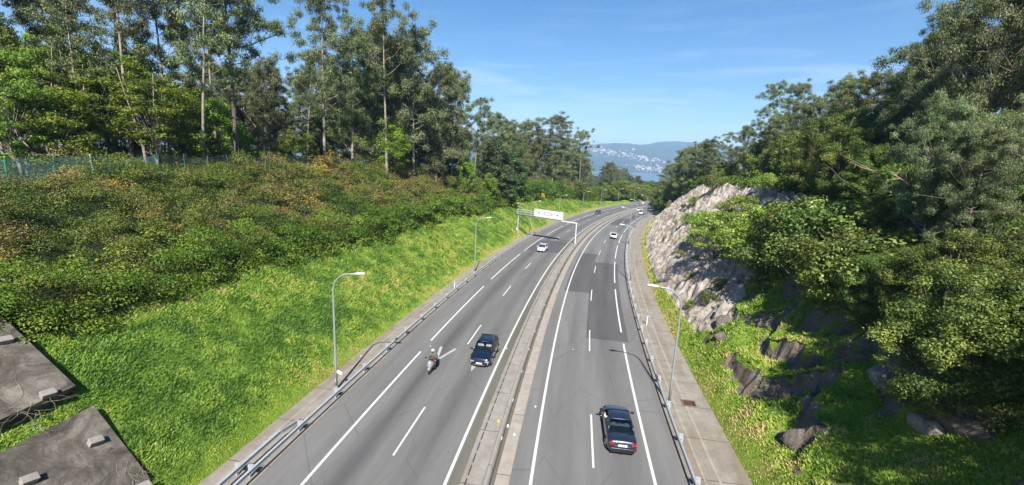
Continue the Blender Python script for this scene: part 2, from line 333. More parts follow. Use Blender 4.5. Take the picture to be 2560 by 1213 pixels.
def concrete(name, base, var=0.25, joint=5.0, stain=0.5, tint=(0.5, 0.4, 0.3)):
    m, N, L, P = ntree(name); uvn = N.new('ShaderNodeUVMap'); uvn.uv_map = 'uv'; uv = uvn.outputs[0]
    a = noise(N, L, uv, 1.1, 8, 0.7, 0.4); b = noise(N, L, uv, 14, 5, 0.7); big = noise(N, L, mapping(N, L, uv, (1.5, 0.25, 1)), 0.6, 4, 0.6)
    col = mixc(N, L, ramp(N, L, a, [(0.3, 0.0), (0.7, 1.0)]), tuple(c * (1 - var) for c in base), tuple(c * (1 + var) for c in base))
    col = mixc(N, L, ramp(N, L, big, [(0.45, 0.0), (0.75, stain)]), col, tuple(c * t * 1.3 for c, t in zip(base, tint)))
    col = mixc(N, L, 0.5, col, ramp(N, L, b, [(0.2, 0.55), (0.75, 1.0)]), 'MULTIPLY')
    if joint:
        sep = N.new('ShaderNodeSeparateXYZ'); L.new(uv, sep.inputs[0])
        y = math_(N, L, 'ADD', sep.outputs[1], math_(N, L, 'MULTIPLY', a, 0.12)); fr = math_(N, L, 'ABSOLUTE', math_(N, L, 'SUBTRACT', math_(N, L, 'FRACT', math_(N, L, 'DIVIDE', y, joint)), 0.5))
        col = mixc(N, L, math_(N, L, 'GREATER_THAN', fr, 0.5 - 0.03 / joint), col, tuple(c * 0.3 for c in base))
    L.new(col, P.inputs['Base Color']); P.inputs['Roughness'].default_value = 0.92; P.inputs['Specular IOR Level'].default_value = 0.25
    bump(N, L, P, b, 0.5, 0.03); return m
CO_G = concrete('gutter_concrete', (0.25, 0.225, 0.188), 0.22, 4.0, 0.7)
CO_M = concrete('median_concrete', (0.27, 0.25, 0.215), 0.2, 4.8, 0.5)
CO_L = concrete('pale_median_concrete', (0.31, 0.28, 0.24), 0.22, 6.0, 0.4, (0.9, 0.62, 0.45))
CO_B = concrete('barrier_concrete', (0.28, 0.265, 0.235), 0.15, 6.0, 0.3)
def paint_mat():
    m, N, L, P = ntree('road_paint'); uvn = N.new('ShaderNodeUVMap'); uvn.uv_map = 'uv'; a = noise(N, L, uvn.outputs[0], 18, 4, 0.7)
    L.new(ramp(N, L, a, [(0.34, (0.24, 0.235, 0.23)), (0.46, (0.56, 0.56, 0.53))]), P.inputs['Base Color']); P.inputs['Roughness'].default_value = 0.7; return m
M['paint'] = paint_mat()
M['paint_old'] = flat('worn_road_paint', (0.33, 0.33, 0.32), 0.8, var=0.25, scale=12)

# ------------------------------------------------------------------ road
def struct(o): o['kind'] = 'structure'; return o
struct(strip('left_carriageway', -11.9, -1.42, AS_L, cols=6))
struct(strip('right_carriageway', 1.12, 10.75, AS_R, cols=6))
struct(strip('left_shoulder', -2.02, -1.44, AS_S, z=0.004))
struct(strip('resurfaced_patch', 5.35, 9.55, AS_P, 27.5, 66.5, 0.004))
struct(strip('resurfaced_patch', 1.85, 5.343, AS_P, 44.5, 74.8, 0.004))
struct(strip('resurfaced_patch', 2.5, 5.6, AS_P, 131, 154, 0.004))
struct(strip('resurfaced_patch', 5.62, 7.4, AS_P, 138, 170, 0.004))
struct(strip('resurfaced_patch', -9.55, -1.9, AS_P, 72, 86.5, 0.004))
# painted lines
def line_obj(name, u, spans, w, mat, z=0.008, taper=None):
    MBs = MB(); Vs = []; Fs = []; A = []; B = []
    for (a, b) in spans:
        S = np.linspace(a, b, max(2, int((b - a) / 1.5) + 2))
        for i, s in enumerate(S):
            for du in (-w / 2, w / 2): Vs.append(pos(s, u + du, z)); A.append(u + du); B.append(s)
            if i: k = len(Vs); Fs.append((k - 4, k - 3, k - 1, k - 2))
    me = mesh_np(name, np.array(Vs), np.array(Fs)); add_uv(me, np.array(A), np.array(B)); return struct(link(name, me, mat))
line_obj('edge_line', -2.2, [(-60, 520)], 0.17, M['paint'])
line_obj('edge_line', 2.26, [(-60, 520)], 0.17, M['paint'])
line_obj('broken_edge_line', -9.38, [(-60, 19.8), (22.4, 42.5)] + [(46.5 + 24.4 * k, 67.5 + 24.4 * k) for k in range(16)], 0.17, M['paint'])
line_obj('broken_edge_line', 8.98, [(-60, -8), (-5, 27.0), (30.2, 48), (51.8, 68.5), (72, 89)] + [(92.5 + 20.4 * k, 109.5 + 20.4 * k) for k in range(16)], 0.17, M['paint'])
line_obj('lane_dash', -5.78, [(6.2 + 16.3 * k, 11.4 + 16.3 * k) for k in range(-3, 30)], 0.12, M['paint'])
line_obj('lane_dash', 5.66, [(7.6 + 16.6 * k, 13.2 + 16.6 * k) for k in range(-3, 30)], 0.12, M['paint'])
def bar_mark(name, p0, p1, w):
    mb = MB(); a = Vector(V3(pos(*p0, 0.008))); b = Vector(V3(pos(*p1, 0.008))); d = (b - a).normalized(); n = Vector((d.y, -d.x, 0)) * w / 2
    mb.add([a - n, a + n, b + n, b - n], [(0, 1, 2, 3)]); return struct(mb.build(name, M['paint_old']))
bar_mark('road_marking', (18.3, -7.45), (21.3, -7.95), 0.26)
bar_mark('road_marking', (18.9, -7.30), (21.2, -6.55), 0.26)
mbx = MB(); mbx.add([pos(17.3, -4.05, 0.008), pos(19.0, -4.4, 0.008), pos(19.0, -3.7, 0.008)], [(0, 1, 2)]); struct(mbx.build('road_marking', M['paint_old']))
# kerb, median, gutters
struct(strip('left_gutter', -EDGE - 0.25, -11.86, CO_G, z=0.05, z1=0.01, cols=5))
struct(strip('gutter_joint_strip', -13.62, -13.5, CO_L, z=0.055, z1=0.053))
struct(strip('right_gutter', 10.72, EDGE + 0.3, CO_G, z=0.01, z1=0.05, cols=5))
struct(strip('gutter_joint_strip', 12.55, 12.7, CO_L, z=0.034, z1=0.036))
struct(strip('gutter_joint_strip', 11.75, 11.85, CO_L, z=0.024, z1=0.026))
def prism_along(name, prof, mat, s0, s1, step=2.0, parent=None, smooth=False):
    S = np.append(np.arange(s0, s1, step), s1); n = len(prof); V = []; A = []; B = []; F = []
    for i, s in enumerate(S):
        for (u, z) in prof: V.append(pos(s, u, z)); A.append(u + z); B.append(s)
        if i:
            for k in range(n): F.append(((i - 1) * n + k, (i - 1) * n + (k + 1) % n, i * n + (k + 1) % n, i * n + k))
    me = mesh_np(name, np.array(V), np.array(F), smooth); add_uv(me, np.array(A), np.array(B)); return link(name, me, mat, parent)
struct(prism_along('median_kerb', [(-1.44, -0.2), (-1.44, 0.12), (-1.40, 0.15), (-1.16, 0.15), (-1.16, -0.2)], CO_M, -60, 560))
struct(strip('median_strip', -1.16, -0.16, CO_M, z=0.13, z1=0.15, cols=3))
struct(strip('median_channel', 0.14, 0.36, AS_S, z=0.02))
struct(strip('pale_median_strip', 0.36, 1.12, CO_L, z=0.03, z1=0.03, cols=3))
mb = MB()
for k in range(-30, 300):
    s0 = k * 1.05; a0, a1 = s0 + 0.1, s0 + 0.92
    mb.add([pos(a0, -1.15, 0.158), pos(a0, -1.09, 0.158), pos(a1, -1.09, 0.158), pos(a1, -1.15, 0.158)], [(0, 1, 2, 3)])
struct(mb.build('drain_slots', M['dark']))
bar = prism_along('wall_body', [(-0.24, -0.1), (-0.22, 0.22), (-0.12, 0.52), (0.04, 0.52), (0.12, 0.22), (0.16, -0.1)], CO_B, -60, 520)
barr = empty('median_barrier', V3(pos(0, 0))); bar.parent = barr; bar.matrix_parent_inverse = Matrix.Translation(barr.location).inverted()
tag(barr, 'low grey concrete barrier curving along the median between the two carriageways', 'barrier')
def reparent(o, p):
    o.parent = p; o.matrix_parent_inverse = (Matrix.Translation(p.location) @ p.rotation_euler.to_matrix().to_4x4()).inverted()
mb = MB(); mb.box((0, 0, 0.04), (0.035, 0.28, 0.08)); refl_me = mb.build('reflector', M['white']).data
bpy.data.objects.remove(bpy.data.objects['reflector'])
for k in range(60):
    s = 4.2 + 4.55 * k; o = bpy.data.objects.new('reflector', refl_me); COL.objects.link(o); o.location = V3(pos(s, 0.135, 0.24)); o.rotation_euler = (0, R(-20), -float(th(s))); reparent(o, barr)
# two loose marker studs beside the barrier
for i, (s, u, m_, lab) in enumerate([(10.6, -0.42, 'studY', 'small yellow marker stud on the median strip'), (10.4, 0.24, 'studW', 'small white marker stud beside the yellow one at the barrier')]):
    mt = flat(m_, (0.75, 0.42, 0.01) if i == 0 else (0.8, 0.8, 0.8), 0.4); mb = MB(); mb.box((0, 0, 0.06), (0.13, 0.13, 0.12)); mb.box((0, -0.02, 0.145), (0.10, 0.06, 0.05))
    o = bevel(mb.build('marker_stud', mt), 0.015); o.location = V3(pos(s, u, 0.14 if i == 0 else 0.02)); o.rotation_euler = (0, 0, -float(th(s))); tag(o, lab, 'road stud')

# ------------------------------------------------------------------ terrain
def soil_mat(name, g1, g2, dry, scale=1.0):
    m, N, L, P = ntree(name); tc = N.new('ShaderNodeTexCoord'); v = tc.outputs['Object']
    a = noise(N, L, v, 0.25 * scale, 6, 0.65); b = noise(N, L, v, 2.2 * scale, 6, 0.7); c = noise(N, L, v, 9, 4, 0.7)
    col = mixc(N, L, ramp(N, L, a, [(0.35, 0.0), (0.65, 1.0)]), g1, g2); col = mixc(N, L, ramp(N, L, b, [(0.55, 0.0), (0.75, 0.8)]), col, dry)
    col = mixc(N, L, 0.7, col, ramp(N, L, c, [(0.25, 0.45), (0.75, 1.0)]), 'MULTIPLY'); L.new(col, P.inputs['Base Color']); P.inputs['Roughness'].default_value = 0.95; P.inputs['Specular IOR Level'].default_value = 0.1
    bump(N, L, P, c, 0.8, 0.15); return m
M['sward'] = soil_mat('bank_soil', (0.13, 0.22, 0.024), (0.20, 0.30, 0.035), (0.25, 0.22, 0.07))
M['litter'] = soil_mat('forest_litter', (0.035, 0.04, 0.015), (0.06, 0.06, 0.025), (0.09, 0.065, 0.035))
M['under'] = soil_mat('scrub_soil', (0.022, 0.036, 0.010), (0.035, 0.05, 0.014), (0.05, 0.045, 0.02))
def rock_mat():
    m, N, L, P = ntree('weathered_rock'); tc = N.new('ShaderNodeTexCoord'); v = tc.outputs['Object']
    st = mapping(N, L, v, (0.35, 0.35, 0.9), (0.5, 0.35, 0.5)); a = noise(N, L, st, 1.4, 8, 0.7, 0.8); b = noise(N, L, v, 7, 6, 0.7); c = noise(N, L, v, 0.35, 5, 0.6)
    col = ramp(N, L, a, [(0.28, (0.055, 0.043, 0.034)), (0.36, (0.19, 0.162, 0.132)), (0.50, (0.38, 0.338, 0.288)), (0.8, (0.47, 0.425, 0.37))])
    col = mixc(N, L, ramp(N, L, c, [(0.52, 0.0), (0.68, 0.75)]), col, (0.20, 0.13, 0.08)); col = mixc(N, L, 0.6, col, ramp(N, L, b, [(0.25, 0.5), (0.7, 1.0)]), 'MULTIPLY')
    L.new(col, P.inputs['Base Color']); P.inputs['Roughness'].default_value = 0.95; P.inputs['Specular IOR Level'].default_value = 0.2
    h = math_(N, L, 'ADD', a, math_(N, L, 'MULTIPLY', b, 0.3)); bump(N, L, P, h, 0.9, 0.35); return m
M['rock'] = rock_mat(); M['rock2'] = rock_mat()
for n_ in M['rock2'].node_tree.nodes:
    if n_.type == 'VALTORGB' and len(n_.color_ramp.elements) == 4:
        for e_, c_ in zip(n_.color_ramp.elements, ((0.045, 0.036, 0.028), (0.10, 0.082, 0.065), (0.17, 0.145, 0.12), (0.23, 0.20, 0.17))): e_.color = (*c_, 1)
def frock(s, w):   # is this part of the right bank bare rock?
    n = (fbm(s * 0.09 + 3, w * 0.3 + 8, 3) - 0.5) * 5
    W = np.interp(s, sR, wR)
    return (s > 24 + 1.05 * w + n) & (s < 186 + n) & (w > 0.8 + n * 0.12 + np.clip((60 - s) / 30, 0, 1) * 0.8) & (w < W + 1.2 + n * 0.4) & ~((s > 118) & (s < 210) & (w < 1.6 + n * 0.1))
Srow = np.concatenate([np.arange(-60, 70, 0.5), np.arange(70, 200, 0.8), np.arange(200, 560, 3.0)])
WcR = np.concatenate([np.arange(0, 24, 0.45), np.arange(24, 60, 1.5), np.arange(60, 300, 12)])
WcL = np.concatenate([np.arange(0, 30, 0.8), np.arange(30, 60, 2), np.arange(60, 420, 15)])
def pR(s, w):
    p = pos(s, EDGE + w, hR(s, w))
    rk = frock(s, w).astype(float)
    st = np.abs(fbm(s * 0.30 + w * 0.25, w * 0.8 - s * 0.30, 5) - 0.5) * -4.2 + 0.5 + (fbm(s * 1.5, w * 1.1, 4) - 0.5) * 1.3; c_ = fbm(s * 0.45 + 20, w * 0.25 + s * 0.1, 3); st = st - 0.9 * np.clip((0.44 - c_) / 0.05, 0, 1)
    lg = is_ledge(s, w).astype(float); j = 2.4 * (fbm(s * 1.1 + 3, w * 1.3 + s * 0.4, 4) - 0.5)
    p[:, 2] += st * rk * np.clip(w / 2, 0, 1) + lg * j * 0.45 ; p[:, 0] += lg * j * 0.3; return p
def pL(s, w): return pos(s, -EDGE - w, hL(s, w))
def bnd(s): return np.interp(s, [-90, 0, 30, 60, 150, 175, 195, 230], [9.6, 9.8, 9.6, 9.0, 9.3, 7.0, 4.5, 3.5]) + (fbm(s * 0.15, s * 0.02 + 5, 3) - 0.5) * 2.6
me, _, _ = grid_mesh('grass_bank', Srow, WcL, pL, lambda s, w: w < bnd(s)); struct(link('grass_bank', me, M['sward']))
me, _, _ = grid_mesh('scrub_bank', Srow, WcL, pL, lambda s, w: (w >= bnd(s)) & (w < 34)); struct(link('scrub_bank', me, M['under']))
me, _, _ = grid_mesh('forest_floor', Srow, WcL, pL, lambda s, w: (w >= bnd(s)) & (w >= 34)); struct(link('forest_floor', me, M['litter']))
me, _, _ = grid_mesh('rock_face', Srow, WcR, pR, frock); me.polygons.foreach_set('use_smooth', np.zeros(len(me.polygons), dtype=bool)); struct(link('rock_face', me, M['rock']))
me, _, _ = grid_mesh('right_bank', Srow, WcR, pR, lambda s, w: ~frock(s, w) & (w < 12) & ~is_ledge(s, w)); struct(link('right_bank', me, M['sward']))
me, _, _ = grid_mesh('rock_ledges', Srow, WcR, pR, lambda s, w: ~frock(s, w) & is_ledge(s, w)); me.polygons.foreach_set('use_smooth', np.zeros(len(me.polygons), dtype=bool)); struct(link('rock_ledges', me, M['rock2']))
me, _, _ = grid_mesh('hillside', Srow, WcR, pR, lambda s, w: ~frock(s, w) & (w >= 12) & ~is_ledge(s, w)); struct(link('hillside', me, M['litter']))
# wide ground sheet falling to the sea, sea, far hills
def far_ground(a, b):
    X, Y = b, a; z = np.interp(Y, [-400, 0, 300, 520, 800, 1300, 2000], [-6, -6, -12, -20, -45, -66, -70]); z = z + (fbm(X * 0.004, Y * 0.004, 3) - 0.5) * 14 * np.clip((Y - 350) / 400, 0, 1)
    return np.stack([X, Y, z], -1)
me, _, _ = grid_mesh('valley_ground', np.linspace(-400, 2000, 50), np.linspace(-2500, 3500, 60), far_ground); struct(link('valley_ground', me, M['litter']))
SEA = -55.0
m, N, L, P = ntree('sea_water'); P.inputs['Base Color'].default_value = (0.06, 0.10, 0.13, 1); P.inputs['Roughness'].default_value = 0.25
tc = N.new('ShaderNodeTexCoord'); bump(N, L, P, noise(N, L, mapping(N, L, tc.outputs['Object'], (0.02, 0.05, 1)), 4, 4), 0.3, 0.6)
mb = MB(); mb.add([(-9000, 900, SEA), (12000, 900, SEA), (12000, 10500, SEA), (-9000, 10500, SEA)], [(0, 1, 2, 3)]); struct(mb.build('sea', m))
def far_h(Y, X):
    a = X / Y * 1.0
    ridge = np.interp(a, [-1.2, -0.3, 0.0, 0.13, 0.18, 0.24, 0.30, 0.33, 0.36, 0.40, 0.46, 0.55, 0.9], [300, 380, 345, 330, 318, 352, 338, 372, 398, 404, 372, 330, 300]) * 1.04
    t = np.clip((Y - 4550 - 260 * (fbm(X * 0.0011, Y * 0 + 2, 3) - 0.5)) / 2500, -0.2, 1.35)
    prof = np.interp(t, [-0.2, -0.01, 0, 0.12, 0.3, 0.45, 0.75, 1.0, 1.35], [-60, -8, 2, 22, 90, 170, 300, 1.0 * 372, 260]) / 372
    h = prof * (ridge + 55) + (fbm(X * 0.0016, Y * 0.0016, 5) - 0.5) * 190 * np.clip(t, 0, 0.5) + (fbm(X * 0.006, Y * 0.006, 3) - 0.5) * 30 * np.clip(t * 3, 0, 1)
    return SEA + h
me, _, _ = grid_mesh('hills', np.linspace(4300, 8200, 110), np.linspace(-5500, 7500, 260), lambda a, b: np.stack([b, a, far_h(a, b)], -1))
m, N, L, P = ntree('hill_cover'); tc = N.new('ShaderNodeTexCoord'); v = tc.outputs['Object']
a = noise(N, L, v, 0.004, 8, 0.65); b = noise(N, L, v, 0.0012, 5, 0.6)
col = ramp(N, L, a, [(0.35, (0.022, 0.042, 0.018)), (0.58, (0.035, 0.06, 0.022)), (0.68, (0.10, 0.14, 0.045)), (0.75, (0.22, 0.20, 0.12))]); col = mixc(N, L, ramp(N, L, b, [(0.4, 0.0), (0.7, 0.6)]), col, (0.03, 0.05, 0.022))
L.new(col, P.inputs['Base Color']); P.inputs['Roughness'].default_value = 1.0; P.inputs['Specular IOR Level'].default_value = 0.0; struct(link('hills', me, m))

# ------------------------------------------------------------------ foliage
def leaf_mesh(name, C, Nn, Ln, Wd, tint, droop=0.0):
    n = len(C); r = nrm(rng.normal(size=(n, 3)))
    if droop: r = nrm(r * (1 - droop) + np.array([0, 0, -1.0]) * droop)
    t = nrm(r - Nn * (r * Nn).sum(1, keepdims=True)); b = np.cross(Nn, t)
    Ln = np.broadcast_to(Ln, (n,))[:, None]; Wd = np.broadcast_to(Wd, (n,))[:, None]
    fold = Nn * Wd * 0.25
    V = np.stack([C - t * Ln / 2, C + b * Wd / 2 + fold - t * Ln * 0.08, C + t * Ln / 2, C - b * Wd / 2 + fold - t * Ln * 0.08], 1).reshape(-1, 3)
    F = np.arange(4 * n).reshape(n, 4); me = mesh_np(name, V, F); attr(me, 'tint', np.repeat(np.clip(tint, 0, 1), 4)); return me
def clump_leaves(cl, dens, up=0.35, spread=0.75, tvar=0.2, core=0.35):
    """cl rows: x y z rx ry rz tint -> leaf centres, normals, tints"""
    C = []; Nn = []; T = []
    for c in cl:
        n = max(8, int(dens * (c[3] * c[4] + c[3] * c[5] + c[4] * c[5]) / 3))
        d = nrm(rng.normal(size=(n, 3))); rad = 1 - np.abs(rng.normal(size=n)) * core; rad = np.clip(rad, 0.05, 1.15) * (1 + 0.25 * (rng.random(n) - 0.5))
        lump = 1 + 0.28 * np.sin(d[:, 0] * 5 + c[0] * 3) * np.cos(d[:, 1] * 5 + c[1] * 2) + 0.15 * np.sin(d[:, 2] * 9 + c[2])
        C.append(np.array(c[:3]) + d * (rad * lump)[:, None] * np.array(c[3:6])); Nn.append(nrm(d + rng.normal(size=(n, 3)) * spread + np.array([0, 0, up])))
        T.append(c[6] + rng.normal(size=n) * tvar)
    return np.concatenate(C), np.concatenate(Nn), np.concatenate(T)
def wobble(p0, p1, n, amp, sag=0.0):
    p0 = np.array(p0, float); p1 = np.array(p1, float); out = []
    off = np.zeros(3)
    for i in range(n + 1):
        t = i / n; off = off + rng.normal(size=3) * amp / n * np.array([1, 1, 0.3]) if 0 < i else off
        out.append(p0 * (1 - t) + p1 * t + off * math.sin(math.pi * min(t, 1) * 0.9) + np.array([0, 0, sag * math.sin(math.pi * t)]))
    return out
def eucalyptus(name, H, R0, start, nl, dens, leaf=0.34, puff=(0.9, 1.9), trunk_r=0.26, fork=False, mat='euc', bark='bark', droop=0.55, seed=0, lean=0.6, flat_=0.78, limb=None):
    global rng; rng = np.random.default_rng(seed)
    mb = MB(); top = np.array([rng.normal() * lean, rng.normal() * lean, H * 0.97]); tr = wobble((0, 0, -0.6), top, 9, 0.5)
    rads = [trunk_r * (1 - 0.86 * (i / 9) ** 0.9) * (1.35 if i == 0 else 1) for i in range(10)]; mb.tube(tr, rads, 7)
    def at(t): f = t * 9; i = min(int(f), 8); return np.array(tr[i]) * (1 - f + i) + np.array(tr[i + 1]) * (f - i)
    cl = []; 
    for k in range(nl):
        t = start + (1 - start) * ((k + rng.random()) / nl) ** 0.9; p = at(min(t, 0.98)); an = k * 2.4 + rng.random() * 1.2
        env = R0 * (0.45 + 0.75 * math.sin(math.pi * min(1, (t - start) / (1 - start) * 0.80 + 0.18))) * (0.55 + 0.6 * rng.random())
        rise = env * (0.45 + 0.5 * rng.random()); q = p + np.array([math.cos(an) * env, math.sin(an) * env, rise])
        br = wobble(p, q, 4, 0.5, -0.12 * env); r0 = max(0.035, trunk_r * 0.38 * (1.05 - t)); mb.tube(br, [r0, r0 * .8, r0 * .6, r0 * .45, r0 * .25], 5, caps=False)
        m = 3 + int(rng.random() * 3)
        for j in range(m):
            e = q + rng.normal(size=3) * np.array([1, 1, 0.6]) * (0.35 * env + 0.5) * (0.0 if j == 0 else 1.0); r = puff[0] + (puff[1] - puff[0]) * rng.random(); r *= 0.75 + 0.25 * (1 - t)
            cl.append((*e, r, r, r * flat_, 0.5 + rng.normal() * 0.14))
            if j: mb.tube([br[3], e], [r0 * .35, r0 * .15], 4, caps=False)
    if limb:      # one long limb reaching out sideways
        p = at(limb[0]); q = p + np.array(limb[1]); br = wobble(p, q, 6, 0.7, -0.6); mb.tube(br, [trunk_r * k for k in (.42, .36, .3, .25, .2, .13, .08)], 6)
        for j in range(16): f = 3 + int(rng.random() * 4); b = br[min(f, 6)]; e = b + np.array([rng.normal() * 1.3, rng.normal() * 0.9, abs(rng.normal()) * 1.6 + 0.3]); r = 0.6 + 0.6 * rng.random(); cl.append((*e, r, r, r * .7, 0.4)); mb.tube([b, e], [.04, .02], 4, caps=False)
    cl.append((*top, puff[0], puff[0], puff[0] * 0.9, 0.6))
    C, Nn, T = clump_leaves(cl, dens, up=0.3, spread=0.8, core=0.42)
    Ls = leaf * (0.7 + 0.6 * rng.random(len(C)))
    lm = leaf_mesh(name, C, Nn, Ls, Ls * 0.34, T, droop)
    tmb = bpy.data.meshes.new(name + '_trunk'); tmb.from_pydata(mb.v, [], mb.f); tmb.polygons.foreach_set('use_smooth', [True] * len(tmb.polygons))
    lm.materials.append(M[mat]); tmb.materials.append(M[bark]); return dict(trunk=tmb, crown=lm, H=H, R=R0)
def broadleaf(name, H, R0, base, n, dens, leaf=0.26, mat='oak', bark='barkd', seed=0, puff=(0.8, 1.5), trunk_r=0.2, stems=1, lobes=1.0, flat_=0.7):
    global rng; rng = np.random.default_rng(seed); mb = MB(); cl = []; cen = base + (H - base) * 0.45
    roots = [(rng.normal() * 0.35 * (stems > 1), rng.normal() * 0.35 * (stems > 1)) for _ in range(stems)]
    tips = []
    for (a, b) in roots:
        top = np.array([a * 4, b * 4, H * 0.86]); tr = wobble((a, b, -0.6), top, 7, 0.7); mb.tube(tr, [trunk_r * (1.25 - 1.1 * i / 7) for i in range(8)], 7); tips.append(tr)
    for k in range(n):
        d = nrm(rng.normal(size=(1, 3)))[0]; rr = (0.45 + 0.55 * rng.random() ** 0.5)
        lob = 1 + 0.22 * lobes * math.sin(3.1 * math.atan2(d[1], d[0]) + seed) * (1 if d[2] < 0.6 else 0.4)
        hh = (H - cen) * 0.92 if d[2] > 0 else (cen - base)
        wz = (1 - 0.25 * max(d[2], 0))
        p = np.array([d[0] * R0 * rr * lob * wz, d[1] * R0 * rr * lob * wz, cen + d[2] * hh * rr]); r = puff[0] + (puff[1] - puff[0]) * rng.random()
        cl.append((*p, r, r, r * flat_, 0.5 + 0.16 * rng.normal()))
        tr = tips[k % len(tips)]; j = int(np.clip((p[2] - base * 0.5) / H * 7 * 0.7, 1, 6)); q = np.array(tr[j]); r0 = trunk_r * 0.25
        if k % 2 == 0: mb.tube([q, (q + p) / 2 + np.array([0, 0, -0.2]), p], [r0, r0 * 0.7, r0 * 0.3], 4, caps=False)
    C, Nn, T = clump_leaves(cl, dens, up=0.5, spread=0.6, core=0.35)
    Ls = leaf * (0.7 + 0.6 * rng.random(len(C))); lm = leaf_mesh(name, C, Nn, Ls, Ls * 0.55, T, 0.15)
    tmb = bpy.data.meshes.new(name + '_trunk'); tmb.from_pydata(mb.v, [], mb.f); tmb.polygons.foreach_set('use_smooth', [True] * len(tmb.polygons))
    lm.materials.append(M[mat]); tmb.materials.append(M[bark]); return dict(trunk=tmb, crown=lm, H=H, R=R0)

T_ = {}
T_['euc_tall'] = eucalyptus('tall_a', 30, 3.9, 0.50, 26, 330, 0.31, (0.75, 1.5), 0.34, seed=11)
T_['euc_tall2'] = eucalyptus('tall_b', 30, 4.6, 0.36, 36, 310, 0.32, (0.75, 1.6), 0.36, seed=12)
T_['euc_slim'] = eucalyptus('slim', 24, 2.4, 0.42, 24, 320, 0.30, (0.6, 1.2), 0.22, seed=13)
T_['euc_full'] = eucalyptus('full', 24, 3.3, 0.16, 46, 290, 0.32, (0.75, 1.5), 0.28, seed=14, mat='eucy')
T_['euc_full2'] = eucalyptus('full_b', 22, 3.0, 0.12, 44, 290, 0.32, (0.75, 1.45), 0.26, seed=15, mat='euc')
T_['euc_dark'] = eucalyptus('dark', 23, 3.0, 0.22, 40, 290, 0.32, (0.7, 1.4), 0.26, seed=16, mat='euc', droop=0.4)
T_['euc_umb'] = eucalyptus('umbrella', 26, 3.9, 0.60, 22, 320, 0.33, (0.8, 1.6), 0.32, seed=17, flat_=0.6)
T_['euc_near'] = eucalyptus('near', 17, 4.2, 0.08, 70, 560, 0.24, (0.6, 1.35), 0.30, seed=18, mat='eucn', droop=0.6)
T_['euc_limb'] = eucalyptus('limb', 30, 4.3, 0.52, 24, 320, 0.31, (0.75, 1.5), 0.42, seed=31, bark='barkd', lean=0.3, limb=(0.62, (7.5, 0.5, 2.2)))
T_['pine'] = broadleaf('pine_a', 17, 3.6, 3.0, 60, 190, 0.40, 'pine', 'barkd', 21, (0.9, 1.6), 0.22, 1, 0.6, 0.5)
T_['oak'] = broadleaf('oak_a', 11, 3.6, 1.6, 80, 300, 0.27, 'oak', 'barkd', 22, (0.55, 1.15), 0.17, 1)
T_['oak2'] = broadleaf('oak_b', 15, 3.4, 2.5, 80, 280, 0.28, 'oak', 'bark', 23, (0.5, 1.1), 0.17, 2, flat_=0.5)
T_['aca'] = broadleaf('aca_a', 10, 3.8, 0.3, 110, 320, 0.27, 'aca', 'barkd', 24, (0.55, 1.15), 0.16, 3)
T_['aca_near'] = broadleaf('aca_near', 10.5, 4.0, 0.2, 170, 950, 0.15, 'aca', 'barkd', 25, (0.42, 0.95), 0.16, 3)
T_['shrub'] = broadleaf('shrub_a', 3.4, 2.1, 0.1, 46, 420, 0.17, 'shr', 'barkd', 26, (0.4, 0.8), 0.06, 4)
T_['shrub2'] = broadleaf('shrub_b', 4.6, 3.0, 0.1, 70, 420, 0.18, 'shr', 'barkd', 27, (0.45, 0.9), 0.07, 4, flat_=0.45)
T_['bush'] = broadleaf('bush_a', 3.0, 1.9, 0.0, 36, 420, 0.17, 'aca', 'barkd', 28, (0.45, 0.85), 0.05, 4)
LEAFCOUNT = {k: len(v['crown'].polygons) for k, v in T_.items()}; print('leaves', LEAFCOUNT, sum(LEAFCOUNT.values()))
rng = np.random.default_rng(99)
def proj(p):
    v = Vector(p) - Vector((0, 0, CZ)); zc = v.dot(_fw); return 1280 + FPX * v.dot(_right) / zc, 606.5 - FPX * v.dot(_up) / zc, zc
def ray(px, py): x = (px - 1280) / FPX; y = -(py - 606.5) / FPX; return _fw + _right * x + _up * y
def ground_at(px, Y, py=420):
    d = ray(px, py); X = d.x / d.y * Y; return X, float(ground_z(X, Y)[0])
TREES = []; FRONT = [True]
KIND = dict(euc='eucalyptus', pin='pine_tree', oak='broadleaf_tree', aca='acacia_tree', shr='shrub', bus='bush')
def put_tree(kind, X, Y, z=None, H=None, sx=None, rz=None, label=None, group=None, cat=None, tilt=0.0, sink=0.0):
    t = T_[kind]; z = float(ground_z(X, Y)[0]) if z is None else z; H = t['H'] if H is None else H; k = H / t['H']; w = k * (1.0 if sx is None else sx)
    nm = KIND[kind[:3]]; e = empty(nm, (X, Y, z - sink), (0.0 if kind == 'euc_limb' else rng.random() * 6.28) if rz is None else rz, (w, w, k))
    if tilt: e.rotation_euler = (tilt * rng.normal(), tilt * rng.normal(), e.rotation_euler[2])
    for part in ('trunk', 'crown'): link(part, t[part], None, e)
    if FRONT[0]: e['front'] = True
    tag(e, label, cat or ('tree' if nm not in ('shrub', 'bush') else 'shrub'), group); TREES.append(e); return e
def tree_px(kind, px, Y, top, base_py=420, **kw):
    """tree standing at depth Y in the direction px, as tall as reaches picture height top"""
    X, z = ground_at(px, Y, base_py); lo, hi = 0.5, 60
    for _ in range(40):
        m_ = (lo + hi) / 2
        if proj((X, Y, z + m_))[1] > top: lo = m_
        else: hi = m_
    return put_tree(kind, X, Y, z, lo, **kw)

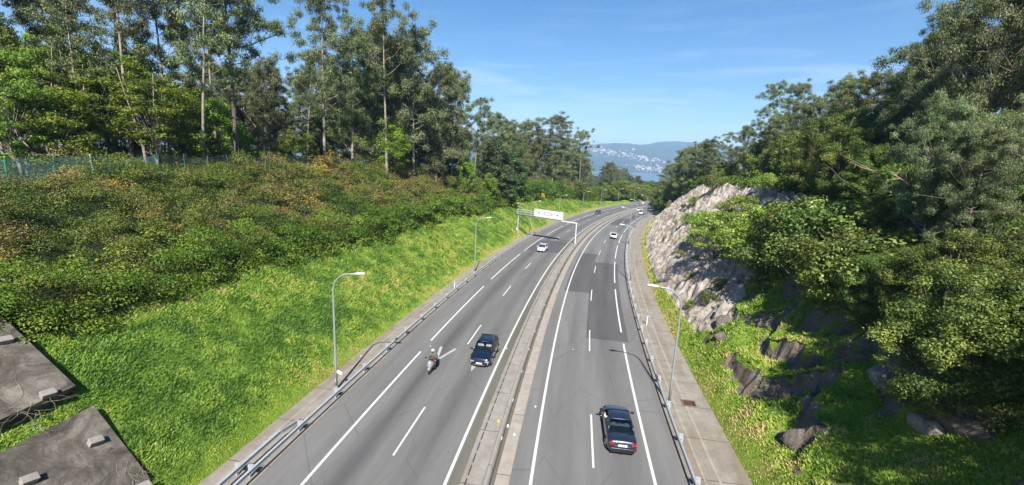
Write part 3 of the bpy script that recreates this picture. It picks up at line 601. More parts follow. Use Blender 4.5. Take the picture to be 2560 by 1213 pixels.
# ---- left wood: front row and skyline
G1 = 'trees of the left wood'
SKY = [  # kind, px, Y, top px, width factor, label
 ('euc_tall2', 20, 46, -120, 0.9, None), ('euc_full2', 130, 50, -60, 0.9, None), ('euc_slim', 215, 44, -40, 1.0, None), ('euc_tall', 330, 47, -190, 0.9, None), ('euc_slim', 300, 60, -60, 1.2, None),
 ('euc_tall2', 430, 54, -130, 0.8, None), ('euc_slim', 505, 50, -120, 1.0, None), ('euc_limb', 595, 56, -110, 1.0, None), ('euc_tall2', 545, 75, -80, 0.8, None),
 ('euc_full2', 665, 74, 150, 0.9, None), ('euc_slim', 715, 95, 205, 1.0, None), ('euc_tall2', 812, 74, -20, 0.86, None), ('euc_slim', 765, 90, 120, 1.1, None), ('euc_full', 880, 84, 95, 0.9, None),
 ('euc_tall', 968, 84, 2, 0.85, None), ('euc_full', 930, 92, 85, 1.0, None), ('euc_dark', 1035, 92, 78, 0.9, None), ('euc_full2', 1010, 100, 110, 1.1, None), ('euc_full2', 1090, 100, 165, 0.8, None), ('euc_dark', 1128, 108, 175, 0.9, None),
 ('euc_slim', 1183, 114, 245, 0.95, None), ('euc_full2', 1225, 128, 288, 0.9, None), ('euc_dark', 1262, 138, 300, 0.9, None), ('euc_full', 1318, 175, 306, 1.1, None), ('euc_umb', 1382, 215, 294, 1.1, None), ('euc_slim', 1352, 220, 330, 1.0, None),
 ('euc_umb', 1452, 235, 330, 0.7, None), ('euc_full', 1408, 212, 345, 1.2, None), ('euc_full', 1290, 150, 335, 1.1, None), ('pine', 1240, 118, 335, 0.9, None), ('pine', 1290, 132, 370, 0.9, None), ('pine', 1268, 120, 390, 0.9, None),
]
for (k, px, Y, top, w, lab) in SKY: tree_px(k, px, Y, top, sx=w, group=G1)
# bright spring broadleaf trees at the wood edge
for (k, px, Y, top, w) in [('oak2', 30, 44, -20, 0.8), ('oak2', 120, 43, 60, 0.75), ('oak2', 205, 46, 40, 0.7), ('oak2', 290, 48, 90, 0.75), ('oak2', 370, 49, 70, 0.7), ('oak2', 60, 38, 150, 1.1), ('oak', 170, 41, 210, 1.2), ('oak2', 250, 45, 120, 1.1), ('oak2', 390, 46, 140, 1.1), ('oak', 455, 50, 215, 1.1), ('oak', 540, 56, 240, 1.1), ('oak', 330, 50, 250, 1.1), ('oak2', 10, 52, 60, 1.1), ('oak2', 110, 58, 90, 1.2),
    ('oak', 600, 64, 300, 1.0), ('oak', 770, 78, 330, 0.9), ('oak', 720, 88, 320, 1.0), ('oak', 985, 86, 308, 1.0), ('oak', 1165, 108, 385, 0.7), ('oak', 1225, 112, 430, 0.8), ('oak', 1300, 150, 410, 0.8), ('oak', 1520, 245, 455, 0.9), ('oak', 480, 75, 200, 1.2), ('oak', 190, 70, 190, 1.3)]:
    tree_px(k, px, Y, top, sx=w, group=G1)
# second and third rows
FRONT[0] = False
kinds = ['euc_full', 'euc_full2', 'euc_dark', 'euc_slim', 'euc_tall2', 'pine', 'euc_full']
top_line = lambda px: float(np.interp(px, [-200, 640, 700, 880, 1000, 1150, 1250, 1330, 1420, 1480, 1560, 1640, 1700], [110, 130, 200, 130, 140, 260, 310, 330, 345, 385, 420, 465, 480]))
def far_Y(px): return float(np.interp(px, [-200, 500, 900, 1150, 1250, 1400, 1650], [58, 72, 98, 122, 150, 215, 300]))
for i in range(62):
    px = -160 + i * 23.5 + rng.random() * 14; Y = far_Y(px) + 4 + rng.random() * 24
    tree_px(kinds[i % 7], px, Y, top_line(px) + 15 + rng.random() * 110 * (Y / 120) ** -0.5, sx=0.9 + 0.3 * rng.random(), group=G1)
# far wood beyond the outer bend
G2 = 'trees of the wood beyond the bend'
for i in range(86):
    s = 175 + rng.random() ** 0.9 * 240; u = -19 - rng.random() ** 1.3 * 75 - max(0, 205 - s) * 0.25; p = pos(s, u); X, Y = float(p[0]), float(p[1]); px = proj((X, Y, 0))[0]
    if px < 1230: continue
    z = float(ground_z(X, Y)[0]); tp = top_line(px) + 8 + 60 * rng.random() + (30 if u > -30 else 0); lo = 4.0 + 16 * rng.random()
    d = proj((X, Y, z)); Hh = min(max((d[1] - tp) * d[2] / FPX, 7), 30); put_tree(kinds[i % 7] if u < -28 else ('aca', 'euc_full', 'euc_dark', 'oak')[i % 4], X, Y, z, Hh * (1 if u < -28 else 0.62), 1.15, group=G2)
for i in range(46):      # low front edge of that wood along the outer verge
    s = 178 + i * 4.6; u = (-17.5 if s > 215 else -21) - rng.random() * 4; X, Y, _z = V3(pos(s, u)); put_tree(('aca', 'oak', 'aca', 'bush')[i % 4], X, Y, None, 5 + 4 * rng.random() + (3 if s > 230 else 0), 1.15, group=G2)
# valley trees between the road end and the water
for i in range(60):
    px = 1480 + rng.random() * 330; Y = 300 + rng.random() * 160; X = (px - 1280 + 18) / FPX * Y * 1.02; s_, u_ = su_of(X, Y)
    if abs(u_[0]) < 17: continue
    gz = float(ground_z(X, Y)[0]); tp = float(np.interp(px, [1480, 1560, 1610, 1635, 1650, 1665, 1700, 1760], [405, 432, 448, 470, 482, 470, 440, 420])) + 25 * rng.random()
    d = proj((X, Y, gz)); Hh = (d[1] - tp) * d[2] / FPX
    if 4 < Hh < 32: put_tree(kinds[i % 7], X, Y, gz, Hh, 1.1, group=G2)
# ---- right hill
G3 = 'trees of the right hillside'
FRONT[0] = True
RT = [('euc_near', 2430, 36, -15, 0.82), ('euc_near', 2550, 38, 60, 0.9), ('euc_near', 2320, 44, 70, 0.7), ('euc_near', 2280, 46, 175, 0.75), ('euc_near', 2350, 30, 280, 0.75), ('euc_full', 2150, 62, 190, 1.0), ('euc_full', 2105, 66, 195, 1.0), ('euc_full2', 2220, 60, 205, 1.1), ('euc_near', 2450, 27, 330, 0.8), ('euc_full', 2290, 52, 150, 1.0),
 ('euc_slim', 1910, 96, 213, 1.0), ('euc_umb', 1962, 100, 212, 0.7), ('euc_full2', 2030, 90, 245, 0.9), ('euc_full', 1990, 92, 262, 1.1), ('euc_full2', 1865, 112, 318, 0.9), ('euc_full', 1935, 92, 290, 1.0),
 ('euc_slim', 1800, 128, 330, 1.1), ('euc_dark', 1775, 140, 350, 1.1), ('euc_full2', 1740, 150, 360, 1.1), ('euc_full', 1715, 165, 372, 1.1), ('euc_dark', 1830, 122, 372, 1.1), ('euc_dark', 1700, 190, 395, 1.1), ('euc_full2', 1680, 215, 415, 1.0), ('euc_dark', 1765, 160, 372, 1.2)]
for (k, px, Y, top, w) in RT: tree_px(k, px, Y, top, sx=w, group=G3)
AC = [('aca_near', 2120, 44, 300), ('aca_near', 2200, 40, 350), ('aca_near', 2060, 52, 270), ('aca_near', 2160, 52, 250), ('aca_near', 2548, 34, 470), ('aca_near', 2500, 22, 560), ('aca_near', 2380, 24, 590), ('aca_near', 2250, 27, 620), ('aca_near', 2440, 28, 430), ('aca_near', 2540, 30, 260), ('aca_near', 2320, 36, 400),
 ('aca_near', 2230, 33, 480), ('aca_near', 2110, 36, 520), ('aca_near', 2560, 18, 640), ('aca_near', 2020, 44, 540), ('aca_near', 2040, 40, 610), ('aca', 1990, 70, 320), ('aca', 2050, 60, 330), ('aca', 1950, 82, 330), ('aca', 1900, 96, 350), ('aca', 1840, 110, 400), ('aca', 1800, 118, 400), ('aca', 1760, 140, 420), ('aca', 1720, 155, 420), ('aca', 1690, 175, 440),
 ('aca', 1668, 195, 460), ('aca', 1655, 212, 470), ('aca_near', 2290, 30, 560), ('aca_near', 2180, 30, 640), ('aca_near', 2400, 30, 500), ('aca', 2120, 70, 290), ('aca_near', 2480, 40, 380), ('aca', 1680, 205, 470)]
for (k, px, Y, top) in AC: tree_px(k, px, Y, top, group=G3, tilt=0.08)
FRONT[0] = False
for (X, Y, H) in [(21.3, 9.3, 11.5), (18.6, 3, 10.5), (25, 12.5, 10), (22, 2, 11), (27.5, 9, 11), (20.5, -3, 11), (29, 15, 9)]: put_tree('aca_near', X, Y, None, H, 0.9, group=G3)
for i in range(34):
    s = 60 + rng.random() * 150; w = 20 + rng.random() * 55; X, Y, _z = V3(pos(s, EDGE + w)); put_tree(kinds[i % 7], X, Y, None, 9 + 7 * rng.random(), 1.1, group=G3)
for i in range(30):      # inside of the bend past the rock
    s = 192 + rng.random() * 120; w = 3 + rng.random() * 50; X, Y, _z = V3(pos(s, EDGE + w)); put_tree(('euc_dark', 'aca', 'pine', 'euc_full')[i % 4], X, Y, None, (7 if w < 15 else 12) + 5 * rng.random(), 1.1, group=G3)
# shrubs with names of their own
def shrub_su(kind, s, w, H, lab, sx=1.0, side=1):
    X, Y, _ = V3(pos(s, side * (EDGE + w))); return put_tree(kind, X, Y, None, H, sx, label=lab, group=None, sink=0.15)
G4 = 'shrubs on and above the rock face'
def shrub_px(kind, px, py, Y, H, lab=None, sx=1.0): 
    X, z = ground_at(px, Y, py); return put_tree(kind, X, Y, None, H, sx, label=lab, group=G4, sink=0.2)
def hill_hit(px, py):     # first point of the ground the line of sight through (px, py) meets
    d = ray(px, py); t = 12.0; p = Vector((0, 0, CZ))
    while t < 320:
        q = p + d * t
        if q.z < float(ground_z(q.x, q.y)[0]): break
        t += 0.5 + t * 0.004
    return q.x, q.y
FRONT[0] = True
for (k, px, py, H, sx) in [('shrub2', 1800, 640, 6.0, 1.0), ('shrub2', 1870, 660, 5.0, 1.0), ('shrub', 1770, 590, 4.2, 1.1), ('shrub2', 1850, 590, 5.5, 1.0), ('shrub', 1900, 620, 5.0, 1.1), ('shrub', 1720, 560, 2.4, 1.0), ('bush', 1960, 640, 4.5, 1.1), ('bush', 1930, 690, 4.0, 1.1), ('bush', 2010, 700, 4.5, 1.1),
   ('shrub2', 1880, 445, 7, 1.3), ('shrub2', 1950, 440, 7.5, 1.3), ('shrub', 1905, 430, 6, 1.3), ('shrub', 1995, 430, 6.5, 1.3), ('shrub2', 1860, 420, 5.5, 1.2), ('shrub', 2010, 455, 5, 1.2), ('shrub', 2050, 470, 4.5, 1.1), ('shrub2', 1840, 440, 5, 1.0), ('shrub', 1915, 478, 3.0, 1.1), ('shrub', 1735, 512, 2.2, 1.0), ('bush', 1790, 470, 3.5, 1.2), ('bush', 1760, 458, 3.0, 1.1),
   ('shrub', 2080, 790, 3.6, 1.0), ('shrub', 2060, 740, 3.6, 0.9), ('bush', 2120, 700, 4.5, 1.2), ('bush', 2020, 620, 5.0, 1.2), ('bush', 2080, 640, 5, 1.2), ('bush', 1900, 730, 1.6, 1.3), ('bush', 2180, 760, 4.5, 1.2), ('shrub', 2290, 520, 4.0, 1.2)]:
    X, Y = hill_hit(px, py); put_tree(k, X, Y, None, H, sx, group=G4, sink=0.2)
# small plants rooted in the rock and the young growth at the foot of the banks
for (px, py, H) in [(1722, 700, 1.0), (1700, 640, 0.9), (1770, 760, 1.4), (1725, 770, 1.0), (1690, 560, 0.9), (1745, 650, 0.8), (1800, 720, 1.2), (1660, 600, 0.7), (1710, 520, 1.2)]:
    X, Y = hill_hit(px, py); put_tree('shrub' if H < 1.1 else 'bush', X, Y, None, H, 1.1, group='small plants rooted in the rock face', sink=0.1)

# ---- dead wood
def dead_branch(px, py, Y, L_, az, rise, lab):
    d = ray(px, py); p = Vector((0, 0, CZ)) + d * (Y / d.y); mb = MB(); dr = Vector((math.cos(az) * math.cos(rise), math.sin(az) * math.cos(rise), math.sin(rise))); q = p + dr * L_
    b = wobble((0, 0, 0), q - p, 5, 0.35); mb.tube(b, [.05, .045, .035, .03, .02, .01], 6)
    for k in range(7):
        f = 1 + k % 4; e_ = np.array(b[f]) + np.array([rng.normal() * .5, rng.normal() * .5, rng.normal() * .4]) + np.array(dr) * 0.5; mb.tube([b[f], e_], [.025, .008], 4, caps=False)
    o = mb.build('dead_branch', M['deadwood'], None, True); o.location = p; tag(o, lab, 'dead branch')
M['deadwood'] = flat('bare_wood', (0.26, 0.19, 0.14), 0.9, var=0.2, scale=3)
dead_branch(2215, 440, 32, 2.6, 2.9, 0.35, 'pale dead branch sticking out leftwards between the right hillside trees')
dead_branch(2275, 465, 29.5, 1.8, 2.2, 0.7, 'pale dead branch rising to the left below the tall right eucalyptus')
dead_branch(70, 366, 37, 3.5, 2.7, 0.55, 'pale broken branch leaning behind the fence at the far left')
dead_branch(150, 388, 38, 4.0, 2.95, -0.02, 'long pale fallen branch lying behind the fence at the far left')
dead_branch(640, 318, 55, 4.0, 2.5, 0.6, 'bare grey branch hanging beside the dark trunk with the long limb')
# ---- scrub, brambles and grass: nobody could count them
def scatter(name, mat, s0, s1, wfun, n, rr, dens, leaf, tfun, side=-1, up=0.5, lift=0.3, asp=0.3, droop=0.0, keep=None, label=None, hfun=None):
    s = s0 + (s1 - s0) * rng.random(n) ** (0.8 if s1 - s0 > 120 else 1.0); w = wfun(s, rng.random(n))
    if keep is not None: k = keep(s, w); s, w = s[k], w[k]
    h = (hL if side < 0 else hR)(s, w); P_ = pos(s, side * (EDGE + w), h)
    d = np.linalg.norm(P_ - np.array([0, 0, CZ]), axis=1); r = rr[0] + (rr[1] - rr[0]) * rng.random(len(s)); r = r * (1 + np.clip((d - 60) / 160, 0, 0.6))
    ls = leaf * np.clip(d / 38, 0.75, 3.2); cn = np.maximum(8, (dens * (r / ls * leaf) ** 2 * (leaf / ls) ** 0.0).astype(int))
    idx = np.repeat(np.arange(len(s)), cn); dd = nrm(rng.normal(size=(len(idx), 3))); dd[:, 2] = np.abs(dd[:, 2]) * 1.0 - 0.15; rad = np.clip(1 - np.abs(rng.normal(size=len(idx))) * 0.3, 0.1, 1.2)
    C = P_[idx] + np.array([0, 0, 1.0]) * (r * lift * (0.2 + 2.6 * rng.random(len(s)) ** 1.5))[idx, None] + dd * (r[idx] * rad)[:, None] * np.array([1, 1, 0.85])
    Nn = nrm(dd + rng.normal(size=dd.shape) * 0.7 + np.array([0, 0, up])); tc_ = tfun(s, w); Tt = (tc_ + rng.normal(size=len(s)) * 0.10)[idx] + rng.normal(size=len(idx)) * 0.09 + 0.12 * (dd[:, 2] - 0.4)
    Ls = ls[idx] * (0.6 + 0.8 * rng.random(len(idx))); me = leaf_mesh(name, C, Nn, Ls, Ls * asp, np.clip(Tt, 0, 0.985), droop); o = link(name, me, M[mat])
    tag(o, label, None, None, 'stuff'); print(name, len(idx)); return o
cap = lambda s: np.interp(s, sL, wL) + 3.0
def tgorse(s, w): t = (w - bnd(s)) / 12; return 0.28 + 0.20 * np.clip(t, 0, 1) + 1.25 * (fbm(s * 0.20, w * 0.26, 4) - 0.5)
scatter('gorse_scrub', 'scrub', -25, 205, lambda s, r: bnd(s) + 0.8 + (np.maximum(cap(s) - bnd(s), 1.5)) * r, 4200, (0.5, 1.2), 260, 0.13, tgorse, label='brown and green gorse scrub covering the upper left bank')
scatter('low_scrub', 'scrub', -25, 200, lambda s, r: bnd(s) + 0.5 + np.maximum(cap(s) - bnd(s), 1.5) * r, 3600, (0.55, 0.95), 150, 0.13, lambda s, w: tgorse(s, w) - 0.08, lift=0.0, asp=0.35, label='low brown and green scrub filling the gaps between taller gorse on the left bank')
scatter('tall_gorse', 'scrub', -25, 200, lambda s, r: bnd(s) + 1.5 + (np.maximum(cap(s) - bnd(s) - 1.5, 1.0)) * r, 1000, (0.8, 1.6), 430, 0.135, lambda s, w: tgorse(s, w) + 0.10 + 0.12 * rng.normal(size=len(s)), lift=0.65, asp=0.28, label='taller brown tipped gorse clumps standing out of the scrub on the left bank')
scatter('thicket_edge', 'bram', -25, 200, lambda s, r: bnd(s) + 0.4 + 1.4 * r, 400, (0.95, 1.6), 330, 0.15, lambda s, w: 0.30 + 0.7 * (fbm(s * 0.3, w * 0.3, 2) - 0.5), asp=0.5, lift=0.8, label='taller green bushes forming the lower edge of the scrub above the grass')
scatter('bramble_thicket', 'bram', -25, 200, lambda s, r: bnd(s) + 0.1 + 5.0 * r ** 1.4, 1500, (0.5, 1.2), 190, 0.15, lambda s, w: 0.45 + 0.8 * (fbm(s * 0.3, w * 0.3, 2) - 0.5), asp=0.6, label='green bramble thicket along the lower edge of the gorse')
scatter('hill_undergrowth', 'bram', -20, 200, lambda s, r: 8 + 34 * r, 1700, (0.8, 1.7), 120, 0.2, lambda s, w: 0.25 + 0.8 * (fbm(s * 0.2, w * 0.2, 2) - 0.5), side=1, asp=0.5, keep=lambda s, w: ~frock(s, w) & ~((s < 34) & (w < 13 - 0 * s)), label='dark green undergrowth between the trees of the right hillside')
scatter('wood_undergrowth', 'bram', -20, 200, lambda s, r: cap(s) + 1 + 26 * r, 1500, (0.8, 1.7), 90, 0.22, lambda s, w: 0.30 + 0.8 * (fbm(s * 0.2, w * 0.2, 2) - 0.5), asp=0.5, label='green undergrowth beneath the trees of the left wood')
def grass(name, n, s0, s1, wfun, side, h=0.125, tbase=0.45, label=None, keep=None, patch=0.9, wid=0.095):
    s = s0 + (s1 - s0) * rng.random(n) ** 1.8; w = wfun(s, rng.random(n))
    if keep is not None: k = keep(s, w); s, w = s[k], w[k]
    P_ = pos(s, side * (EDGE + w), (hL if side < 0 else hR)(s, w)); d = np.linalg.norm(P_ - np.array([0, 0, CZ]), axis=1); m = len(s)
    hh = h * (0.5 + 1.0 * rng.random(m)) * np.clip(d / 34, 0.75, 2.2) * (0.35 + 0.65 * np.clip(w / 1.8, 0, 1)) * (0.6 + 0.9 * fbm(s * 0.5, w * 0.5 + 3, 2)); wd = wid * hh / h * 0.35 + 0.02
    a = rng.random(m) * 6.28; dx = np.stack([np.cos(a), np.sin(a), 0 * a], -1); lean_ = nrm(rng.normal(size=(m, 3))) * np.array([1, 1, 0]) * 0.9 + np.array([0, 0, 0.75]) + np.array([0.0, 0.12, 0])
    V = np.stack([P_ - dx * wd[:, None] - [0, 0, 0.03], P_ + dx * wd[:, None] - [0, 0, 0.03], P_ + lean_ * hh[:, None]], 1).reshape(-1, 3)
    me = mesh_np(name, V, np.arange(3 * m).reshape(m, 3)); t = tbase + 1.25 * patch * (fbm(s * 0.16, w * 0.26 + (20 if side > 0 else 0), 4) - (0.5 if side < 0 else 0.44)) + 1.2 * (fbm(s * 1.1, w * 1.4, 3) - 0.5) + rng.normal(size=m) * 0.1 + 0.55 * np.exp(-w / 0.8)
    attr(me, 'tint', np.repeat(np.clip(t, 0, 1), 3)); o = link(name, me, M['grass']); tag(o, label, None, None, 'stuff'); return o
grass('grass', 900000, -20, 210, lambda s, r: -0.35 * (vnoise(s * 0.7, s * 0) ) + (bnd(s) + 0.8) * r, -1, label='bright green grass on the slope of the left bank')
grass('grass', 240000, -12, 50, lambda s, r: -0.2 + 15 * r, 1, 0.15, 0.56, label='rough grass with dry patches at the foot of the right bank', keep=lambda s, w: ~frock(s, w) & ~is_ledge(s, w))
grass('grass', 26000, 30, 215, lambda s, r: -0.1 + 1.6 * r, 1, 0.2, 0.6, label='thin grass strip between the right gutter and the rock', keep=lambda s, w: ~frock(s, w) )
# weeds: broader leaves in the near grass
scatter('weeds', 'bram', -15, 60, lambda s, r: 0.8 + 9.5 * r, 900, (0.25, 0.5), 70, 0.13, lambda s, w: 0.35 + 0.9 * (fbm(s * 0.3, w * 0.4, 2) - 0.5), asp=0.6, lift=0.0, label='leafy weeds growing through the grass of the left bank')
scatter('weeds', 'bram', -15, 45, lambda s, r: 1.0 + 12 * r, 700, (0.25, 0.6), 70, 0.13, lambda s, w: 0.35 + 0.9 * (fbm(s * 0.3, w * 0.4, 2) - 0.5), side=1, asp=0.6, lift=0.0, keep=lambda s, w: ~frock(s, w), label='leafy weeds and ivy growing over the ledges of the right bank')

# ------------------------------------------------------------------ rocks, slabs, debris
def boulder(name, c, r, seed, mat='rock', squash=(1, 1, 0.8), label=None, group=None, cat='rock'):
    g = np.random.default_rng(seed); nu, nv = 28, 18; V = []; F = []
    planes = nrm(g.normal(size=(14, 3))); dist = 0.55 + 0.35 * g.random(14)
    for j in range(nv + 1):
        ph = math.pi * j / nv
        for i in range(nu):
            a = 2 * math.pi * i / nu; d = np.array([math.sin(ph) * math.cos(a), math.sin(ph) * math.sin(a), math.cos(ph)])
            dots = planes @ d; rr = min([dist[k] / dots[k] for k in range(14) if dots[k] > 0.15] + [1.25]); rr *= 0.97 + 0.06 * g.random(); V.append(d * rr * r * np.array(squash))
    for j in range(nv):
        for i in range(nu): F.append((j * nu + i, (j + 1) * nu + i, (j + 1) * nu + (i + 1) % nu, j * nu + (i + 1) % nu))
    o = link(name, mesh_np(name, np.array(V), np.array(F)), M[mat]); o.location = c; o.rotation_euler = (g.random(), g.random(), g.random() * 6); tag(o, label, cat, group); return o
for i, (px, py, r, lab) in enumerate([(1822, 800, 1.3, 'grey rock outcrop in the grass just right of the rock face foot'),  (1815, 850, 1.1, 'cracked brown rock under the ledge of the right bank'),
      (1925, 1000, 1.3, 'angular grey rock in the grass above the bend of the right gutter'),  
     (2150, 900, 1.6, 'tall upright rock in the shade below the dense acacia'), (2210, 940, 1.7, 'broad pale rock face in the shade under the trees'), (2330, 940, 1.7, 'rounded shaded rock at the far right of the bank'), (2330, 1090, 1.0, 'pale boulder in deep shade near the lower right corner'),  (1985, 1120, 0.8, 'small rock low in the sunlit grass of the right bank'), (2450, 1050, 2.0, 'mossy boulder at the right edge of the photo')]):
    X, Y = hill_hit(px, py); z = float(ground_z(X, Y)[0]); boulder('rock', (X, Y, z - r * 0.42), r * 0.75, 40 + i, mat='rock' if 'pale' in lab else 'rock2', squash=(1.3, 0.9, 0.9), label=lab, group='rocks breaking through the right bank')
M['slab'] = None
m, N, L, P = ntree('old_slab_concrete'); tc = N.new('ShaderNodeTexCoord'); v = tc.outputs['Object']
a = noise(N, L, v, 0.55, 8, 0.72, 0.8); b = noise(N, L, v, 9, 6, 0.75); c = noise(N, L, mapping(N, L, v, (1, 0.35, 1), (0, 0, 0.5)), 0.9, 5, 0.7, 0.5)
col = ramp(N, L, a, [(0.3, (0.055, 0.047, 0.037)), (0.46, (0.115, 0.100, 0.080)), (0.60, (0.22, 0.195, 0.16)), (0.8, (0.34, 0.31, 0.265))]); col = mixc(N, L, ramp(N, L, c, [(0.48, 0.0), (0.62, 0.7)]), col, (0.05, 0.045, 0.038))
col = mixc(N, L, 0.7, col, ramp(N, L, b, [(0.3, 0.45), (0.7, 1.0)]), 'MULTIPLY'); L.new(col, P.inputs['Base Color']); P.inputs['Roughness'].default_value = 0.95; P.inputs['Specular IOR Level'].default_value = 0.15; bump(N, L, P, b, 0.6, 0.04); M['slab'] = m
def slab(corners, thick, label):
    cs = [Vector(c) for c in corners]; base = sum(cs, Vector()) / 4; nn = (cs[1] - cs[0]).cross(cs[3] - cs[0]).normalized(); nn = nn if nn.z > 0 else -nn
    e = empty('concrete_slab', base); mb = MB(); K = 10; top = []
    for i in range(K + 1):
        for j in range(K + 1):
            u_, v_ = i / K, j / K; p = (cs[0] * (1 - u_) + cs[1] * u_) * (1 - v_) + (cs[3] * (1 - u_) + cs[2] * u_) * v_; top.append(p - base + nn * 0.02 * rng.normal() * (0 < i < K and 0 < j < K))
    mb.add(top, [(i * (K + 1) + j, (i + 1) * (K + 1) + j, (i + 1) * (K + 1) + j + 1, i * (K + 1) + j + 1) for i in range(K) for j in range(K)])
    q = [c - base for c in cs]; lo = [p - nn * thick for p in q]; mb.add(q + lo, [(0, 1, 5, 4), (1, 2, 6, 5), (2, 3, 7, 6), (3, 0, 4, 7), (4, 5, 6, 7)])
    mb.build('slab_body', M['slab'], e); tag(e, label, 'concrete slab'); return e, nn, base
eA, nA, bA = slab([(-16.8, 17.9, 0.95), (-20.5, 19.35, 3.65), (-21.0, 14.2, 3.75), (-17.2, 12.6, 1.0)], 1.4, 'lower stained concrete slab lying on the left bank in the bottom left corner')
eB, nB, bB = slab([(-21.4, 19.5, 4.6), (-27.4, 21.2, 8.3), (-28.6, 15.6, 8.4), (-22.2, 14.6, 4.5)], 1.4, 'upper stained concrete slab on the left bank with dry vines at its corner')
def plane_pt(px, py, nn, base):
    d = ray(px, py); c = Vector((0, 0, CZ)); t = (base - c).dot(nn) / d.dot(nn); return c + d * t
for (px, py, e, nn, base) in [(236, 1108, eA, nA, bA), (70, 1205, eA, nA, bA), (355, 1222, eA, nA, bA), (118, 990, eB, nB, bB), (10, 856, eB, nB, bB)]:
    p = plane_pt(px, py, nn, base) - e.location; mb = MB(); ax = Vector((-0.85, 0.3, 0)); ax = (ax - nn * ax.dot(nn)).normalized(); ay = nn.cross(ax); Mx = Matrix((ax, ay, nn)).transposed()
    mb.box(p + nn * 0.10, (0.30, 0.50, 0.24), mat=Mx); mb.box(p + nn * 0.235 + ax * 0.02, (0.34, 0.54, 0.05), mat=Mx); bevel(mb.build('anchor_block', M['conc_p'], e), 0.015)
# dry vine on the slab corner
def twig_pile(name, c, nn, n, L_, label, r=0.007):
    mb = MB(); t1 = nn.orthogonal().normalized(); t2 = nn.cross(t1)
    for i in range(n):
        a = rng.random() * 6.28; st = t1 * rng.normal() * 0.35 + t2 * rng.normal() * 0.35; pts = []
        for k in range(6): a += rng.normal() * 0.35; st = st + (t1 * math.cos(a) + t2 * math.sin(a)) * L_ / 6; pts.append(st + nn * (0.03 + 0.05 * rng.random()))
        mb.tube(pts, [r, r, r * .9, r * .8, r * .6, r * .4], 4)
    o = mb.build(name, M['bark']); o.location = c; tag(o, label, 'dry vine'); return o
twig_pile('dry_vine', plane_pt(80, 1020, nB, bB), nB, 18, 1.6, 'tangle of dry brown vines lying on the upper concrete slab')
twig_pile('dry_vine', plane_pt(340, 1190, nA, bA), nA, 10, 1.0, 'few dry stems lying on the lower corner of the bottom slab')

# ------------------------------------------------------------------ street lamps
mb = MB(); HP, AR = 7.55, 1.35
pts = [(0, 0, 0), (0, 0, 2), (0, 0, 4.2), (0, 0, HP - 0.4), (0, 0, HP)] + [(AR * (1 - math.cos(a)), 0, HP + AR * math.sin(a) * 0.98) for a in [math.pi / 2 * k / 7 for k in range(1, 8)]] + [(AR + 0.35, 0, HP + AR + 0.01)]
mb.tube(pts, [0.105, 0.095, 0.082, 0.066, 0.06] + [0.055] * 7 + [0.05], 10); POLE = mb.build('pole', M['pole'], smooth=True).data
mb = MB(); mb.box((0, 0, 0.02), (0.42, 0.42, 0.04)); mb.tube([(0, 0, 0.03), (0, 0, 0.30)], [0.13, 0.115], 10)
for a, b in ((1, 1), (1, -1), (-1, 1), (-1, -1)): mb.tube([(a * .15, b * .15, 0.03), (a * .15, b * .15, 0.09)], 0.02, 6)
BASE = mb.build('base_plate', M['pole']).data
mb = MB(); rings = []
for t, w, h in [(0, .05, .05), (.06, .09, .07), (.25, .15, .10), (.5, .17, .12), (.7, .13, .09), (.82, .05, .04)]:
    rings.append([(AR + 0.28 + t, w * math.cos(2 * math.pi * k / 12), HP + AR + 0.02 + h * math.sin(2 * math.pi * k / 12) * (0.9 if k < 7 else 0.45) + t * 0.08) for k in range(12)])
mb.loft(rings); HEAD = mb.build('lamp_head', M['white'], smooth=True).data
mb = MB(); mb.box((AR + 0.68, 0, HP + AR + 0.005), (0.42, 0.2, 0.03)); LENS = mb.build('lamp_lens', M['lens']).data
mb = MB(); mb.box((0, -0.098, 0.75), (0.09, 0.012, 0.28)); HATCH = mb.build('access_hatch', M['steel']).data
for nm in ('pole', 'base_plate', 'lamp_head', 'lamp_lens', 'access_hatch'): bpy.data.objects.remove(bpy.data.objects[nm])
def street_lamp(s, u, face, label, group):
    p = V3(pos(s, u, 0.03)); e = empty('street_lamp', p, -float(th(s)) + (0 if face > 0 else math.pi))
    for nm, me in (('pole', POLE), ('base_plate', BASE), ('access_hatch', HATCH)): link(nm, me, None, e)
    h = link('lamp_head', HEAD, None, e); l = link('lamp_lens', LENS, None, h); return tag(e, label, 'street lamp', group)
ordn = ['nearest', 'second nearest', 'third', 'fourth', 'fifth', 'sixth', 'seventh', 'eighth', 'ninth', 'tenth']
L_lab = ['nearest street lamp on the left verge, with a small white box on its pole', 'second nearest curved street lamp on the left verge, in front of the green bank', 'curved street lamp just past the left foot of the sign gantry', 'curved street lamp rising behind the white gantry sign panel',
         'curved street lamp on the left verge, first one past the gantry sign', 'curved street lamp on the left verge where the grass bank ends', 'curved street lamp at the left rail beyond the far dark car', 'curved street lamp on the outer bend near the far silver car', 'smallest curved street lamp at the far end of the outer verge', '']
for i, s in enumerate([12.1, 49.3, 90.5, 124, 158, 187, 216, 243, 271]): street_lamp(s, -12.85, 1, L_lab[i], 'street lamps along the left verge')
R_lab = ['nearest curved street lamp on the right verge, in front of the rock face foot', 'second nearest curved street lamp on the right verge, beside the rock face', 'third curved street lamp on the right verge, rising beside the white hatchback', 'fourth curved street lamp on the right verge, left of the white van', 'fifth curved street lamp on the right verge, just right of the white van', 'farthest street lamp on the right verge, against the dark trees']
for i, s in enumerate([15.8, 53.2, 90, 126, 161, 199]): street_lamp(s, 11.35, -1, R_lab[i], 'street lamps along the right verge')
